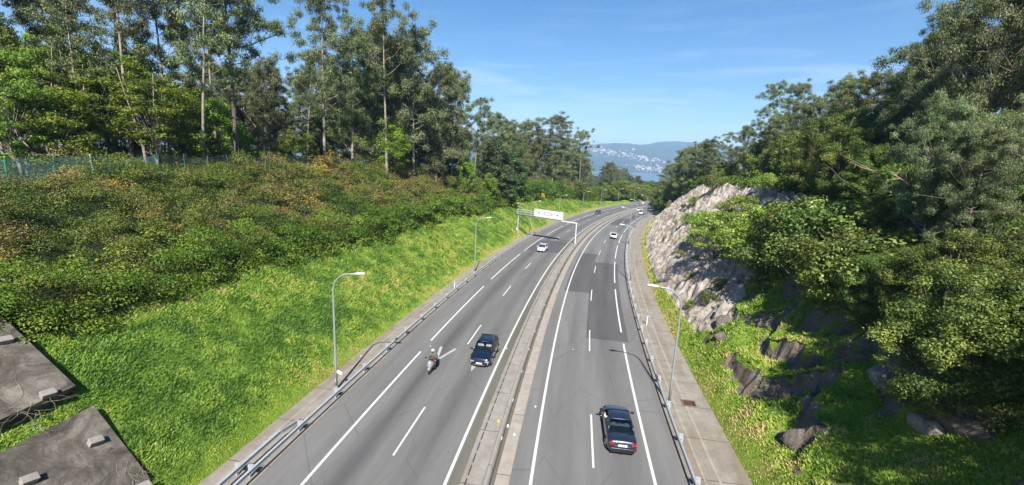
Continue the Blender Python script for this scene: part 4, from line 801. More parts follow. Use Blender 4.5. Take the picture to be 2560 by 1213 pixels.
lamp0 = bpy.data.objects['street_lamp']; mb = MB(); mb.box((0.28, 0.02, 1.35), (0.42, 0.12, 0.2), mat=Matrix.Rotation(R(25), 3, 'Y')); mb.box((0.1, 0, 1.4), (0.14, 0.04, 0.04)); bevel(mb.build('junction_box', M['white'], lamp0), 0.02)

# ------------------------------------------------------------------ guard rails
WP = [(0.0, 0.0), (0.035, 0.03), (0.08, 0.05), (0.08, 0.09), (0.015, 0.13), (0.015, 0.18), (0.08, 0.22), (0.08, 0.26), (0.035, 0.28), (0.0, 0.31)]
def guard_rail(label, u, side, s0, s1, spacing=4.0, zt=0.46, npost=60, group=None):
    """side +1: traffic is on the +u side of the beam"""
    e = empty('guard_rail', V3(pos(s0, u)))
    prof = [(u + side * a, zt + b) for a, b in WP] + [(u + side * (a - 0.012), zt + b) for a, b in WP[::-1]]
    if side < 0: prof = prof[::-1]
    o = prism_along('rail_beam', prof, M['steel'], s0, s1, 1.0); reparent(o, e)
    mb = MB(); mb.box((0, 0, 0.35), (0.10, 0.06, 0.86)); mb.box((0.05, 0, 0.35), (0.006, 0.12, 0.86)); po_ = mb.build('post', M['steel']); po = po_.data; bpy.data.objects.remove(po_)
    mb = MB(); mb.box((0.12, 0, zt + 0.155), (0.17, 0.16, 0.22)); mb.box((0.10, 0, zt + 0.29), (0.24, 0.22, 0.012)); bl_ = mb.build('spacer', M['steel']); bl = bl_.data; bpy.data.objects.remove(bl_)
    n = min(npost, int((s1 - s0) / spacing))
    for k in range(n):
        s = s0 + 1.0 + k * spacing; q = pos(s, u - side * 0.26); 
        for nm, me in (('post', po), ('spacer', bl)):
            c = bpy.data.objects.new(nm, me); COL.objects.link(c); c.location = V3(q); c.rotation_euler = (0, 0, -float(th(s)) + (0 if side > 0 else math.pi)); reparent(c, e)
    return tag(e, label, 'guard rail', group)
guard_rail('long galvanised guard rail following the left verge', -12.0, 1, -22, 420, 4.0, npost=95)
guard_rail('long galvanised guard rail following the right verge', 10.95, -1, -22, 420, 4.0, npost=95)
g2 = guard_rail('short second guard rail behind the long one in the bottom left foreground', -12.75, 1, -18, 6.0, 4.0)
# turned down end of the short rail
mb = MB(); a = Vector(V3(pos(6.0, -12.7, 0.62))) ; b = Vector(V3(pos(7.9, -12.75, 0.24)))
rg = [[(q.x + w_ * 0.05 * math.cos(float(th(7))), q.y, q.z + h_) for w_, h_ in ((0, -.15), (1, -.08), (0.3, 0), (1, .08), (0, .15), (-.3, .15), (0, 0), (-.3, -.15))] for q in (a, b)]
mb.loft(rg); o = mb.build('rail_end', M['steel']); reparent(o, g2)

# ------------------------------------------------------------------ gantry
def gantry():
    P0 = Vector(V3(pos(88.2, -15.4, 0))); P1 = Vector(V3(pos(83.0, -0.35, 0.15))); hz = Vector((P1.x - P0.x, P1.y - P0.y, 0)); Lg = hz.length; rz = math.atan2(hz.y, hz.x)
    e = empty('sign_gantry', P0, rz); dz = P1.z - P0.z; zb = 5.55; z1 = 5.0      # beam height at the left and right end
    def bz(x): return zb + (dz + z1 - zb + 0.0) * x / Lg
    mb = MB(); mb.tube([(0, 0, 0), (0, 0, zb)], 0.12, 8); mb.box((0, 0, 0.05), (0.7, 0.7, 0.1)); mb.box((0, -0.22, 2.4), (0.22, 0.06, 4.4)); mb.build('post', M['steel'], e)
    mb = MB(); mb.tube([(Lg, 0, dz), (Lg, 0, bz(Lg))], 0.11, 8); mb.box((Lg, 0, dz + 0.05), (0.6, 0.6, 0.1)); mb.build('post', M['white'], e)
    mb = MB(); ang = -math.atan2(bz(Lg) - bz(0), Lg); Mx = Matrix.Rotation(ang, 3, 'Y'); mid = (Lg / 2, 0, (bz(0) + bz(Lg)) / 2)
    mb.box(mid, (Lg + 0.5, 0.26, 0.20), mat=Mx); bevel(mb.build('beam', M['white'], e), 0.02)
    mb = MB()
    for h in (0.75, 1.25): mb.tube([(-0.3, -0.32, bz(0) + h), (4.6, -0.32, bz(4.6) + h)], 0.045, 6); mb.tube([(-0.3, 0.32, bz(0) + h), (4.6, 0.32, bz(4.6) + h)], 0.045, 6)
    for x in (-0.3, 1.0, 2.3, 3.6): mb.tube([(x, -0.32, bz(x) + 0.1), (x, -0.32, bz(x) + 1.25)], 0.03, 5)
    for k in range(7): mb.tube([(-0.35, -0.32 + k * 0.107, bz(0) + 0.1), (-0.35, -0.32 + k * 0.107, bz(0) + 1.28)], 0.02, 4)
    mb.box((2.2, 0, bz(2.2) + 0.18), (5.0, 0.66, 0.05), mat=Mx); mb.build('catwalk', M['steel'], e)
    # sign cabinet: its back faces the camera
    x0, x1, hh = 4.75, 12.35, 1.75; cx = (x0 + x1) / 2; c = Vector((cx, -0.05, bz(cx) + 0.15 + hh / 2 + 0.06)); W = x1 - x0
    mb = MB(); mb.box(c, (W, 0.62, hh), mat=Mx); cab = bevel(mb.build('sign_cabinet', M['white'], e), 0.03)
    gm = flat('faint_grey_print', (0.07, 0.075, 0.075), 0.8); lg = flat('panel_seam', (0.22, 0.22, 0.22), 0.7); mk = MB(); sm = MB()
    def on(x, z): return c + Mx @ Vector((x, -0.313, z))
    def dot(mb_, x, z, r, r2=None):
        r2 = r2 or r; n = 14; mb_.add([on(x + r * math.cos(2 * math.pi * k / n), z + r2 * math.sin(2 * math.pi * k / n)) for k in range(n)], [tuple(range(n))])
    def ring(mb_, x, z, r, r2, w, a0=0, a1=2 * math.pi, n=24):
        pts = [(x + q * math.cos(a0 + (a1 - a0) * k / n), z + q2 * math.sin(a0 + (a1 - a0) * k / n)) for k in range(n + 1) for q, q2 in ((r, r2), (r - w, r2 - w))]
        mb_.add([on(*p) for p in pts], [(2 * k, 2 * k + 2, 2 * k + 3, 2 * k + 1) for k in range(n)])
    for x in (-W * 0.32, W * 0.335): dot(mk, x, 0.06, 0.21); [dot(mk, x + q, 0.37, 0.11, 0.035) for q in (-0.5, 0.42)]
    ring(mk, 0.0, 0.25, 1.25, 0.62, 0.09, math.pi, 2 * math.pi); ring(mk, 0.0, 0.25, 1.25, 0.2, 0.06, 0, math.pi)
    for k in range(13): a = math.pi + (k + 0.5) / 13 * math.pi; dot(mk, 1.1 * math.cos(a), 0.25 + 0.5 * math.sin(a), 0.055)
    for k in range(11): dot(mk, -1.0 + k * 0.2, 0.22 + 0.10 * math.sin(k * 1.3), 0.065 + 0.035 * math.sin(k * 2.1), 0.07)
    for x in (-W * 0.2, W * 0.2): sm.add([on(x - .02, -.8), on(x + .02, -.8), on(x + .02, .8), on(x - .02, .8)], [(0, 1, 2, 3)])
    for k in range(34): dot(sm, -W / 2 + 0.25 + k * (W - 0.5) / 33, -0.68, 0.07, 0.04)
    for x in (-W * 0.47, W * 0.45): [dot(sm, x + 0.03 * k, -0.5 + k * 0.2, 0.07, 0.06) for k in range(6)]
    mk.build('faint_print', gm, cab); sm.build('panel_seams', lg, cab)
    # camera on a bent pole above the left post
    mb = MB(); mb.tube([(0.25, 0.1, bz(0)), (0.25, 0.1, bz(0) + 2.4), (0.2, 0.1, bz(0) + 2.75), (0.0, 0.1, bz(0) + 2.95), (-0.25, 0.1, bz(0) + 2.95), (-0.38, 0.1, bz(0) + 2.8)], 0.05, 7); mb.build('camera_mast', M['pole'], e, True)
    mb = MB(); mb.ball((-0.4, 0.1, bz(0) + 2.66), 0.16); mb.build('dome_camera', M['white'], e, True)
    mb = MB(); mb.box((-0.3, -0.05, 1.9), (0.22, 0.3, 0.6)); mb.build('control_box', M['white'], e)
    tag(e, 'white sign gantry spanning the left carriageway, seen from behind', 'gantry'); e.location.z -= 0.0
    ft = MB(); ft.box((0, 0, 0.0), (1.6, 1.3, 0.5)); f = bevel(ft.build('concrete_footing', M['conc_p']), 0.03); f.location = (P0.x + 0.3, P0.y - 0.2, P0.z + 0.0); f.rotation_euler = (0, 0, rz); tag(f, 'concrete footing block at the left foot of the sign gantry', 'footing')
    fz = ft = MB(); ft.box((0, 0, 0.0), (0.9, 0.5, 0.6)); f = bevel(ft.build('concrete_footing', M['conc_p']), 0.03); f.location = (P1.x, P1.y - 0.1, P1.z - 0.1); f.rotation_euler = (0, 0, rz + 1.2); tag(f, 'small concrete footing at the median foot of the sign gantry', 'footing')
gantry()

# ------------------------------------------------------------------ signs, pits, debris
def km_post(s, u, label):
    e = empty('kilometre_post', V3(pos(s, u, 0.03)), -float(th(s))); mb = MB(); mb.box((0, 0, 0.5), (0.09, 0.05, 1.0)); mb.build('post', M['white'], e)
    mb = MB(); mb.box((0, -0.035, 1.05), (0.36, 0.02, 0.26)); pnl = mb.build('panel', flat('blue_panel', (0.05, 0.20, 0.45), 0.4), e)
    mb = MB(); mb.box((0, -0.0475, 1.05), (0.22, 0.004, 0.08)); mb.build('number_strip', M['white'], pnl); tag(e, label, 'kilometre post')
km_post(39.6, -12.75, 'small white kilometre post with a plate behind the left guard rail'); km_post(33.4, 11.95, 'small white kilometre post with a blue plate on the right gutter')
e = empty('speed_sign', V3(pos(219, -2.0 + 1.4, 0.1)), -float(th(219))); mb = MB(); mb.tube([(0, 0, 0), (0, 0, 1.9)], 0.05, 6); mb.build('post', M['pole'], e)
mb = MB(); mb.tube([(0, -0.06, 2.3), (0, -0.10, 2.3)], 0.62, 20); d_ = mb.build('disc', flat('red_ring', (0.55, 0.03, 0.03), 0.5), e); mb = MB(); mb.tube([(0, -0.102, 2.3), (0, -0.106, 2.3)], 0.44, 20); mb.build('disc_face', M['white'], d_)
tag(e, 'round red and white road sign on the median far down the road', 'road sign')
mb = MB(); 
for (c, d) in (((0, 0.42, 0.02), (1.0, 0.08, 0.06)), ((0, -0.42, 0.02), (1.0, 0.08, 0.06)), ((0.46, 0, 0.02), (0.08, 0.76, 0.06)), ((-0.46, 0, 0.02), (0.08, 0.76, 0.06))): mb.box(c, d)
e = empty('drain_pit', V3(pos(16.4, 12.9, 0.05)), -float(th(16))); mb.build('frame', flat('rusty_iron', (0.20, 0.11, 0.06), 0.9, var=0.3), e); mb = MB(); mb.box((0, 0, 0.0), (0.84, 0.76, 0.03)); mb.build('pit_floor', M['dark'], e)
mb = MB()
for k in range(6): mb.box((-0.35 + k * 0.1, 0, 0.035), (0.025, 0.76, 0.02))
mb.build('grate', flat('old_iron', (0.16, 0.10, 0.07), 0.9), e); tag(e, 'open drain pit with a broken grate in the right gutter', 'drain')
for i, (s, u) in enumerate([(17.5, -13.9), (9.6, 0.8), (13.2, 1.75), (2.5, 9.5), (24, 4.1), (22.5, -2.0), (21.0, -8.9), (30, 0.9)]):
    boulder('litter', V3(pos(s, u, 0.05)), 0.07, 90 + i, 'white', (1.3, 1, 0.5), 'small pale scrap of litter lying on the road surface or gutter', 'scraps of litter on the road', 'litter')
for i in range(26):
    s = rng.random() * 40 - 2; boulder('stone', V3(pos(s, EDGE + 0.25 + rng.random() * 0.9, 0.06)), 0.07 + 0.10 * rng.random(), 120 + i, 'rock', (1.3, 1, 0.6), 'small loose stone at the edge of the right gutter', 'loose stones along the right gutter', 'stone')
# fallen yellow gorse flowers patches and bare earth
def blob(name, mat, cs, dens, leaf, label, cat): 
    C, Nn, T = clump_leaves(cs, dens, up=0.4); me = leaf_mesh(name, C, Nn, leaf, leaf * 0.6, T); return tag(link(name, me, M[mat]), label, cat)
for i, (px, py, Y, r, lab) in enumerate([(1350, 494, 165, 1.5, 'bright yellow flowering gorse bush on the crest above the gantry sign'), (1367, 492, 168, 1.1, 'smaller yellow flowering bush right beside the bright one on the crest')]):
    X, Y = hill_hit(px, py + 4); z = float(ground_z(X, Y)[0]); e = empty('flowering_bush', (X, Y, z)); C, Nn, T = clump_leaves([(0, 0, 0.8, r, r * .8, r * .75, 0.6), (0.5 * r, 0, 1.2, r * .6, r * .6, r * .5, 0.7)], 260); link('flowers', leaf_mesh('fl', C, Nn, 0.3, 0.2, T), M['yel'], e)
    C, Nn, T = clump_leaves([(0, 0, 0.3, r * 1.1, r, r * .6, 0.4)], 200); link('foliage', leaf_mesh('fo', C, Nn, 0.3, 0.2, T), M['scrub'], e); tag(e, lab, 'shrub')
X, Y = hill_hit(1672, 520); z = float(ground_z(X, Y)[0]); e = empty('pampas_grass', (X, Y, z)); mb = MB(); C = []
for k in range(16):
    a = rng.random() * 6.28; l = 1.6 + rng.random() * 1.3; q = (math.cos(a) * 0.7 * rng.random(), math.sin(a) * 0.7 * rng.random(), l); mb.tube([(0, 0, 0), (q[0] * .5, q[1] * .5, l * .55), q], [0.03, 0.02, 0.01], 4)
    C.append((q[0], q[1], q[2] - 0.3, 0.16, 0.16, 0.5, 0.5))
mb.build('stems', M['bark'], e); Cc, Nn, T = clump_leaves(C, 900); link('plumes', leaf_mesh('pl', Cc, Nn, 0.22, 0.05, T, 0.6), M['reed'], e); C2, N2, T2 = clump_leaves([(0, 0, 0.5, 1.0, 1.0, 0.8, 0.6)], 400); link('leaves', leaf_mesh('plf', C2, N2, 0.4, 0.06, T2, 0.5), M['bram'], e)
tag(e, 'clump of pampas grass with tan plumes at the top edge of the rock', 'grass clump')
X, Y = hill_hit(1045, 452); z = float(ground_z(X, Y)[0])
boulder('earth_scar', (X, Y, z - 0.2), 2.4, 77, 'mud', (0.8, 0.6, 1.2), 'bare orange earth scar on the crest of the left bank', None, 'bare earth')

# ------------------------------------------------------------------ fence on the left crest
def fence():
    g = lambda s: np.interp(s, sL, wL) + 1.6
    e = empty('mesh_fence', V3(pos(0, -EDGE - g(0), 12)))
    m, N, L, P = ntree('green_fence_mesh'); uvn = N.new('ShaderNodeUVMap'); uvn.uv_map = 'uv'; P.inputs['Base Color'].default_value = (0.30, 0.55, 0.50, 1); P.inputs['Roughness'].default_value = 0.6
    sep = N.new('ShaderNodeSeparateXYZ'); L.new(uvn.outputs[0], sep.inputs[0]); d1 = math_(N, L, 'ADD', sep.outputs[0], sep.outputs[1]); d2 = math_(N, L, 'SUBTRACT', sep.outputs[0], sep.outputs[1])
    w1 = math_(N, L, 'LESS_THAN', math_(N, L, 'FRACT', math_(N, L, 'MULTIPLY', d1, 14)), 0.22); w2 = math_(N, L, 'LESS_THAN', math_(N, L, 'FRACT', math_(N, L, 'MULTIPLY', d2, 14)), 0.22)
    tr = N.new('ShaderNodeBsdfTransparent'); mx = N.new('ShaderNodeMixShader'); L.new(math_(N, L, 'MAXIMUM', w1, w2), mx.inputs[0]); L.new(tr.outputs[0], mx.inputs[1]); L.new(P.outputs[0], mx.inputs[2]); L.new(mx.outputs[0], N['Material Output'].inputs[0])
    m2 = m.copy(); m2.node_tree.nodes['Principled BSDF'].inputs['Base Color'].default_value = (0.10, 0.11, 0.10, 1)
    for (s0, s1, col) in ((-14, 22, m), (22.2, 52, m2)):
        S = np.arange(s0, s1 + 0.1, 1.5); V = []; A = []; B = []; F = []
        for i, s in enumerate(S):
            p = pos(s, -EDGE - g(s), 0); gz = float(ground_z(p[0], p[1])[0]); h = 1.95 + 0.10 * math.sin(s * 0.9)
            for zz in (0.1, h): V.append((p[0], p[1], gz + zz)); A.append(s); B.append(zz)
            if i: k = len(V); F.append((k - 4, k - 2, k - 1, k - 3))
        me = mesh_np('panel', np.array(V), np.array(F)); add_uv(me, np.array(A), np.array(B)); o = link('mesh_panel', me, col); reparent(o, e)
    for k, s in enumerate(np.arange(-13, 52, 2.9)):
        p = pos(s, -EDGE - g(s), 0); gz = float(ground_z(p[0], p[1])[0]); mb = MB(); white = k % 3 == 1 and s < 24
        if white: mb.box((0, 0, 1.05), (0.13, 0.13, 2.3)); mt = M['conc_w']
        else: mb.tube([(0, 0, 0), (0, 0, 2.1)], 0.035, 6); mt = M['green_post']
        o = mb.build('fence_post', mt); o.location = (p[0], p[1], gz); o.rotation_euler = (0.05 * rng.normal(), 0.05 * rng.normal(), 0); reparent(o, e)
    tag(e, 'green wire mesh fence with pale and green posts along the crest of the left bank', 'fence')
M['conc_w'] = flat('pale_post', (0.40, 0.37, 0.32), 0.8, var=0.1); M['green_post'] = flat('green_post', (0.05, 0.22, 0.15), 0.5); fence()

# ------------------------------------------------------------------ people
def skinned(name, joints, edges, mats, mat_fn=None, parent=None, sub=1):
    me = bpy.data.meshes.new(name); me.from_pydata([j[0] for j in joints], edges, []); o = bpy.data.objects.new(name, me); COL.objects.link(o)
    sk = o.modifiers.new('skin', 'SKIN'); sk.use_smooth_shade = True
    for i, j in enumerate(joints): r = j[1]; me.skin_vertices[0].data[i].radius = (r, r) if not isinstance(r, tuple) else r
    me.skin_vertices[0].data[0].use_root = True
    ss_ = o.modifiers.new('sub', 'SUBSURF'); ss_.levels = sub; ss_.render_levels = sub
    dg = bpy.context.evaluated_depsgraph_get(); new = bpy.data.meshes.new_from_object(o.evaluated_get(dg)); bpy.data.objects.remove(o)
    o = link(name, new, mats, parent)
    new.polygons.foreach_set('use_smooth', [True] * len(new.polygons))
    if mat_fn:
        for p in new.polygons: p.material_index = mat_fn(p.center)
    return o
def person(loc, rz, J, jacket, trousers, label, head_extra=None, parent=None, hair=True, gloves=None):
    """J: dict of joint positions in the person's frame (+y ahead)"""
    v = {k: Vector(p) for k, p in J.items()}; jo = []; ed = []; ix = {}
    def add(k, p, r, par=None):
        ix[k] = len(jo); jo.append((tuple(p), r))
        if par is not None: ed.append((ix[par], ix[k]))
    add('pelvis', v['pelvis'], 0.135); add('waist', v['pelvis'].lerp(v['chest'], 0.5), 0.125, 'pelvis'); add('chest', v['chest'], 0.145, 'waist'); add('neck', v['neck'], 0.06, 'chest'); add('chin', v['neck'].lerp(v['head'], 0.45), 0.062, 'neck')
    add('head', v['head'], 0.095, 'chin'); add('crown', v['head'] + Vector((0, 0, 0.09)), 0.07, 'head')
    for sd in ('l', 'r'):
        add('sh' + sd, v['sh' + sd], 0.068, 'chest'); add('el' + sd, v['el' + sd], 0.045, 'sh' + sd); add('wr' + sd, v['wr' + sd], 0.030, 'el' + sd)
        d = (v['wr' + sd] - v['el' + sd]).normalized(); add('pa' + sd, v['wr' + sd] + d * 0.06, 0.034, 'wr' + sd); side = Vector((-d.y, d.x, 0)).normalized()
        for f in range(4):
            b = v['wr' + sd] + d * 0.10 + side * (f - 1.5) * 0.022; l = (0.030, 0.036, 0.034, 0.026)[f]
            add(f'f{f}a' + sd, b, 0.010, 'pa' + sd); add(f'f{f}b' + sd, b + d * l + Vector((0, 0, -0.012)), 0.009, f'f{f}a' + sd); add(f'f{f}c' + sd, b + d * (l * 1.3) + Vector((0, 0, -0.045)), 0.008, f'f{f}b' + sd)
        sg = 1 if sd == 'l' else -1
        b = v['wr' + sd] + d * 0.05 + side * 0.04 * sg; add('ta' + sd, b, 0.012, 'pa' + sd); add('tb' + sd, b + d * 0.03 + side * 0.012 * sg + Vector((0, 0, -0.02)), 0.010, 'ta' + sd)
        add('hp' + sd, v['hp' + sd], 0.095, 'pelvis'); add('kn' + sd, v['kn' + sd], 0.062, 'hp' + sd); add('an' + sd, v['an' + sd], 0.042, 'kn' + sd); add('to' + sd, v['an' + sd] + Vector((0, 0.16, -0.05)), 0.040, 'an' + sd)
    e = empty('person', loc, rz)
    hd = v['head']; body = skinned('body', jo, ed, [M['skin'], M[jacket], M[trousers]], lambda c: 0 if (c - hd).length < 0.19 or min((c - v['wrl']).length, (c - v['wrr']).length) < 0.12 else (1 if c.z > v['pelvis'].z + 0.08 or (c.z > v['pelvis'].z and c.y < 0.1) else 2), e)
    def cloth(nm, keys, edges_, mat, grow):
        jj = [(jo[ix[k]][0], jo[ix[k]][1] + grow) for k in keys]; skinned(nm, jj, edges_, [M[mat]], None, e)
    K = ['pelvis', 'waist', 'chest', 'shl', 'ell', 'wrl', 'shr', 'elr', 'wrr']; cloth('jacket', K, [(0, 1), (1, 2), (2, 3), (3, 4), (4, 5), (2, 6), (6, 7), (7, 8)], jacket, 0.030)
    K = ['pelvis', 'hpl', 'knl', 'anl', 'hpr', 'knr', 'anr']; cloth('trousers', K, [(0, 1), (1, 2), (2, 3), (0, 4), (4, 5), (5, 6)], trousers, 0.022)
    for sd in ('l', 'r'): cloth('shoe', ['an' + sd, 'to' + sd], [(0, 1)], 'black', 0.014)
    h = v['head']; mb = MB(); mb.ball(h + Vector((0, 0.098, -0.01)), (0.014, 0.022, 0.02), 8, 6); mb.build('nose', M['skin'], e, True)
    for sx in (-1, 1):
        mb = MB(); mb.ball(h + Vector((sx * 0.035, 0.088, 0.015)), 0.013, 8, 6); mb.build('eye', M['black'], e, True)
        mb = MB(); mb.ball(h + Vector((sx * 0.098, 0, -0.005)), (0.012, 0.022, 0.034), 8, 6); mb.build('ear', M['skin'], e, True)
    mb = MB(); mb.box(h + Vector((0, 0.090, -0.048)), (0.045, 0.012, 0.010)); mb.build('mouth', M['cloth_r'], e)
    if hair:
        mb = MB(); mb.ball(h + Vector((0, -0.018, 0.045)), (0.108, 0.112, 0.10)); mb.build('hair', M['barkd'], e, True)
    tag(e, label, 'person'); return e, h
def seated(reach=0.35, wide=0.2, z=0.0, elbow=0.0, arm_out=False):
    J = dict(pelvis=(0, 0, z), chest=(0, -0.08, z + 0.42), neck=(0, -0.07, z + 0.60), head=(0, -0.04, z + 0.75), shl=(-0.19, -0.07, z + 0.50), shr=(0.19, -0.07, z + 0.50), ell=(-0.25, 0.12, z + 0.28), elr=(0.25, 0.12, z + 0.28), wrl=(-0.16, reach, z + 0.36), wrr=(0.16, reach, z + 0.36),
        hpl=(-0.10, 0.05, z), hpr=(0.10, 0.05, z), knl=(-0.13, 0.45, z + 0.08), knr=(0.13, 0.45, z + 0.08), anl=(-0.13, 0.68, z - 0.26), anr=(0.13, 0.68, z - 0.26))
    if arm_out: J['ell'] = (-0.46, 0.05, z + 0.40); J['wrl'] = (-0.42, 0.30, z + 0.46)
    return J

# ------------------------------------------------------------------ cars
def make_car(name, label, s, u, heading, paint, L=4.5, W=1.82, H=1.48, hood=1.05, trunk=0.55, belt=0.93, hoodz=0.80, trunkz=0.95, ws=0.75, rs=0.55, roofw=0.60, kind='hatch', lights=True, seats='seat', yaw=0.0):
    p = V3(pos(s, u, 0.006)); e = empty(name, p, -float(th(s)) + (0 if heading > 0 else math.pi) + yaw); e.rotation_euler[0] = -0.0206 if heading > 0 else 0.0206
    hw = W / 2; y0, y1 = -L / 2, L / 2; yw = y1 - hood; yr = y0 + trunk     # wind screen base, rear glass base
    st = [(y0, 0.50, 0.74, 0.34), (y0 + 0.05, trunkz - 0.16, 0.86, 0.27), (y0 + 0.16, trunkz - 0.03, 0.94, 0.22), (y0 + 0.45, trunkz, 0.985, 0.2), (yr + 0.1, belt + 0.02, 1.0, 0.19), (0, belt, 1.0, 0.18), (yw, belt - 0.01, 0.99, 0.19), (yw + 0.45 * hood, hoodz + 0.04, 0.97, 0.2), (y1 - 0.28, hoodz - 0.05, 0.93, 0.21), (y1 - 0.10, hoodz - 0.14, 0.84, 0.22), (y1 - 0.02, 0.52, 0.72, 0.28), (y1, 0.44, 0.66, 0.33)]
    rings = []
    for (y, zt, wf, zb) in st:
        w = hw * wf; h = zt - zb; half = [(0, zb), (w * .8, zb), (w * .95, zb + .05), (w * 1.0, zb + .35 * h), (w * 1.0, zb + .60 * h), (w * .955, zb + .86 * h), (w * .86, zt - 0.005), (w * .5, zt + .02), (0, zt + .03)]
        rings.append([(x, y, z) for x, z in half] + [(-x, y, z) for x, z in half[-2:0:-1]])
    mb = MB(); mb.loft(rings); body = mb.build('body', paint, e, True)
    sb = body.modifiers.new('sub', 'SUBSURF'); sb.levels = 1; sb.render_levels = 1
    # cabin
    bw, rw = hw * 0.90, hw * roofw * 1.22; zb_, zr = belt + 0.01, H; A = (yw, zb_); B = (yw - ws, zr - 0.04); C = (yr + rs, zr - 0.05); D = (yr - 0.02, trunkz + 0.01 if kind == 'sedan' else belt + 0.04)
    def X(z): return bw + (rw - bw) * (z - zb_) / (zr - zb_)
    mb = MB(); rr = []
    for t in (0, .15, .4, .7, .9, 1):
        y = B[0] + (C[0] - B[0]) * t; zt = zr - 0.045 * abs(2 * t - 1) ** 3; rr.append([(-rw * 1.0, y, zt - .05), (-rw * .85, y, zt - .012), (-rw * .4, y, zt), (rw * .4, y, zt), (rw * .85, y, zt - .012), (rw * 1.0, y, zt - .05), (rw * .85, y, zt - .06), (-rw * .85, y, zt - .06)])
    mb.loft(rr); mb.build('roof', paint, e, True)
    mb = MB(); my = (B[0] + C[0]) / 2 - 0.1
    for sx in (-1, 1):
        for (a, b, r) in ((A, B, .045), ((D[0] + 0.05, D[1]), C, .07), ((my, zb_ - .02), (my - 0.03, zr - .05), .04)):
            mb.tube([(sx * (X(a[1]) - .03), a[0], a[1] - .03), (sx * (X(b[1]) - .04), b[0], b[1] - .01)], r, 6)
        mb.tube([(sx * (X(zb_) + 0.0), A[0] - 0.05, zb_ - .01), (sx * X(zb_), D[0] + .1, zb_ + 0.0)], .03, 6)
    mb.build('pillars', paint, e, True)
    def pane(nm, q, off):
        mbp = MB(); c = sum((Vector(p_) for p_ in q), Vector()) / len(q); n_ = (Vector(q[1]) - Vector(q[0])).cross(Vector(q[2]) - Vector(q[0])).normalized(); n_ = n_ if n_.dot(c - Vector((0, 0, 0.6))) > 0 else -n_
        mbp.add([Vector(p_) + n_ * off for p_ in q] + [Vector(p_) + n_ * (off - .008) for p_ in q], [tuple(range(len(q))), tuple(range(len(q), 2 * len(q)))[::-1]] + [(i, (i + 1) % len(q), len(q) + (i + 1) % len(q), len(q) + i) for i in range(len(q))]); return mbp.build(nm, M['glass'], e)
    pane('windscreen', [(-X(A[1]) + .04, *A), (X(A[1]) - .04, *A), (X(B[1]) - .05, *B), (-X(B[1]) + .05, *B)], 0.012)
    pane('rear_window', [(-X(D[1]) + .08, *D), (X(D[1]) - .08, *D), (X(C[1]) - .07, *C), (-X(C[1]) + .07, *C)], 0.012)
    open_front = kind == 'sedan'
    for sx in (-1, 1):
        if not (open_front and sx < 0): pane('side_window', [(sx * X(zb_), A[0] - 0.16, zb_ + .02), (sx * X(zb_), my + .02, zb_ + .02), (sx * X(zr - .07), my - .02, zr - .08), (sx * X(zr - .07), B[0] - .05, zr - .08)], 0.004)
        pane('side_window', [(sx * X(zb_), my - .06, zb_ + .02), (sx * X(zb_), D[0] + .28, zb_ + .02), (sx * X(zr - .07), C[0] + .10, zr - .09), (sx * X(zr - .07), my - .10, zr - .08)], 0.004)
    # interior
    mb = MB(); mb.box((0, (A[0] + D[0]) / 2, belt + 0.035), (bw * 1.86, A[0] - D[0] - 0.25, 0.03)); mb.box((0, A[0] - 0.22, belt + 0.05), (bw * 1.7, 0.35, 0.06)); mb.build('interior', M['black'], e)
    mb = MB()
    for sx in (-1, 1):
        mb.box((sx * 0.37, my + 0.25, belt + 0.10), (0.46, 0.14, 0.22), mat=Matrix.Rotation(R(-14), 3, 'X')); mb.box((sx * 0.37, my + 0.22, belt + 0.27), (0.24, 0.09, 0.15))
        mb.box((sx * 0.40, C[0] - 0.02, belt + 0.16), (0.25, 0.09, 0.17))
    mb.box((0, C[0] - 0.02, belt + 0.13), (0.22, 0.09, 0.13)); mb.box((0, C[0] + 0.02, belt + 0.07), (1.3, 0.15, 0.12)); bevel(mb.build('seats', M[seats], e), 0.03)
    # wheels
    wr = 0.325 if H < 1.6 else 0.36
    for yy in (y1 - 0.86, y0 + 0.84):
        for sx in (-1, 1):
            mb = MB(); mb.tube([(sx * (hw - .14), yy, wr), (sx * (hw + .004), yy, wr)], wr + 0.07, 20); mb.build('wheel_arch', M['black'], e)
            w_ = empty('wheel', (sx * (hw - 0.09), yy, wr)); w_.parent = e
            mb = MB(); mb.tube([(sx * -.11, 0, 0), (sx * -.09, 0, 0), (sx * .09, 0, 0), (sx * .112, 0, 0)], [wr * .93, wr, wr, wr * .92], 20); mb.build('tyre', M['tyre'], w_, False)
            mb = MB(); mb.tube([(sx * .10, 0, 0), (sx * .12, 0, 0)], [wr * .66, wr * .62], 20)
            for k in range(5): a = k * 1.2566; mb.box((sx * .122, math.cos(a) * wr * .35, math.sin(a) * wr * .35), (.01, .05, wr * .5), mat=Matrix.Rotation(math.pi / 2 - a, 3, 'X'))
            mb.build('rim', M['rim'], w_)
            mb = MB(); mb.box((sx * (hw + .09), A[0] - 0.22, belt + 0.06), (0.22, 0.10, 0.14)) if yy > 0 else mb.box((sx * (hw + 0.0), my - 0.15, belt - 0.12), (0.02, 0.16, 0.025)); bevel(mb.build('mirror' if yy > 0 else 'door_handle', paint if yy < 0 else (M['black'] if kind != 'white' else paint), e), 0.02)
    # front
    mb = MB(); mb.box((0, y1 + .0, 0.52), (hw * 0.95, 0.05, 0.13)); mb.box((0, y1 - .01, 0.30), (hw * 1.25, 0.06, 0.14)); mb.build('grille', M['black'], e)
    mb = MB(); mb.box((0, y1 + .035, 0.42), (0.52, 0.02, 0.12)); mb.build('number_plate', M['plate'], e)
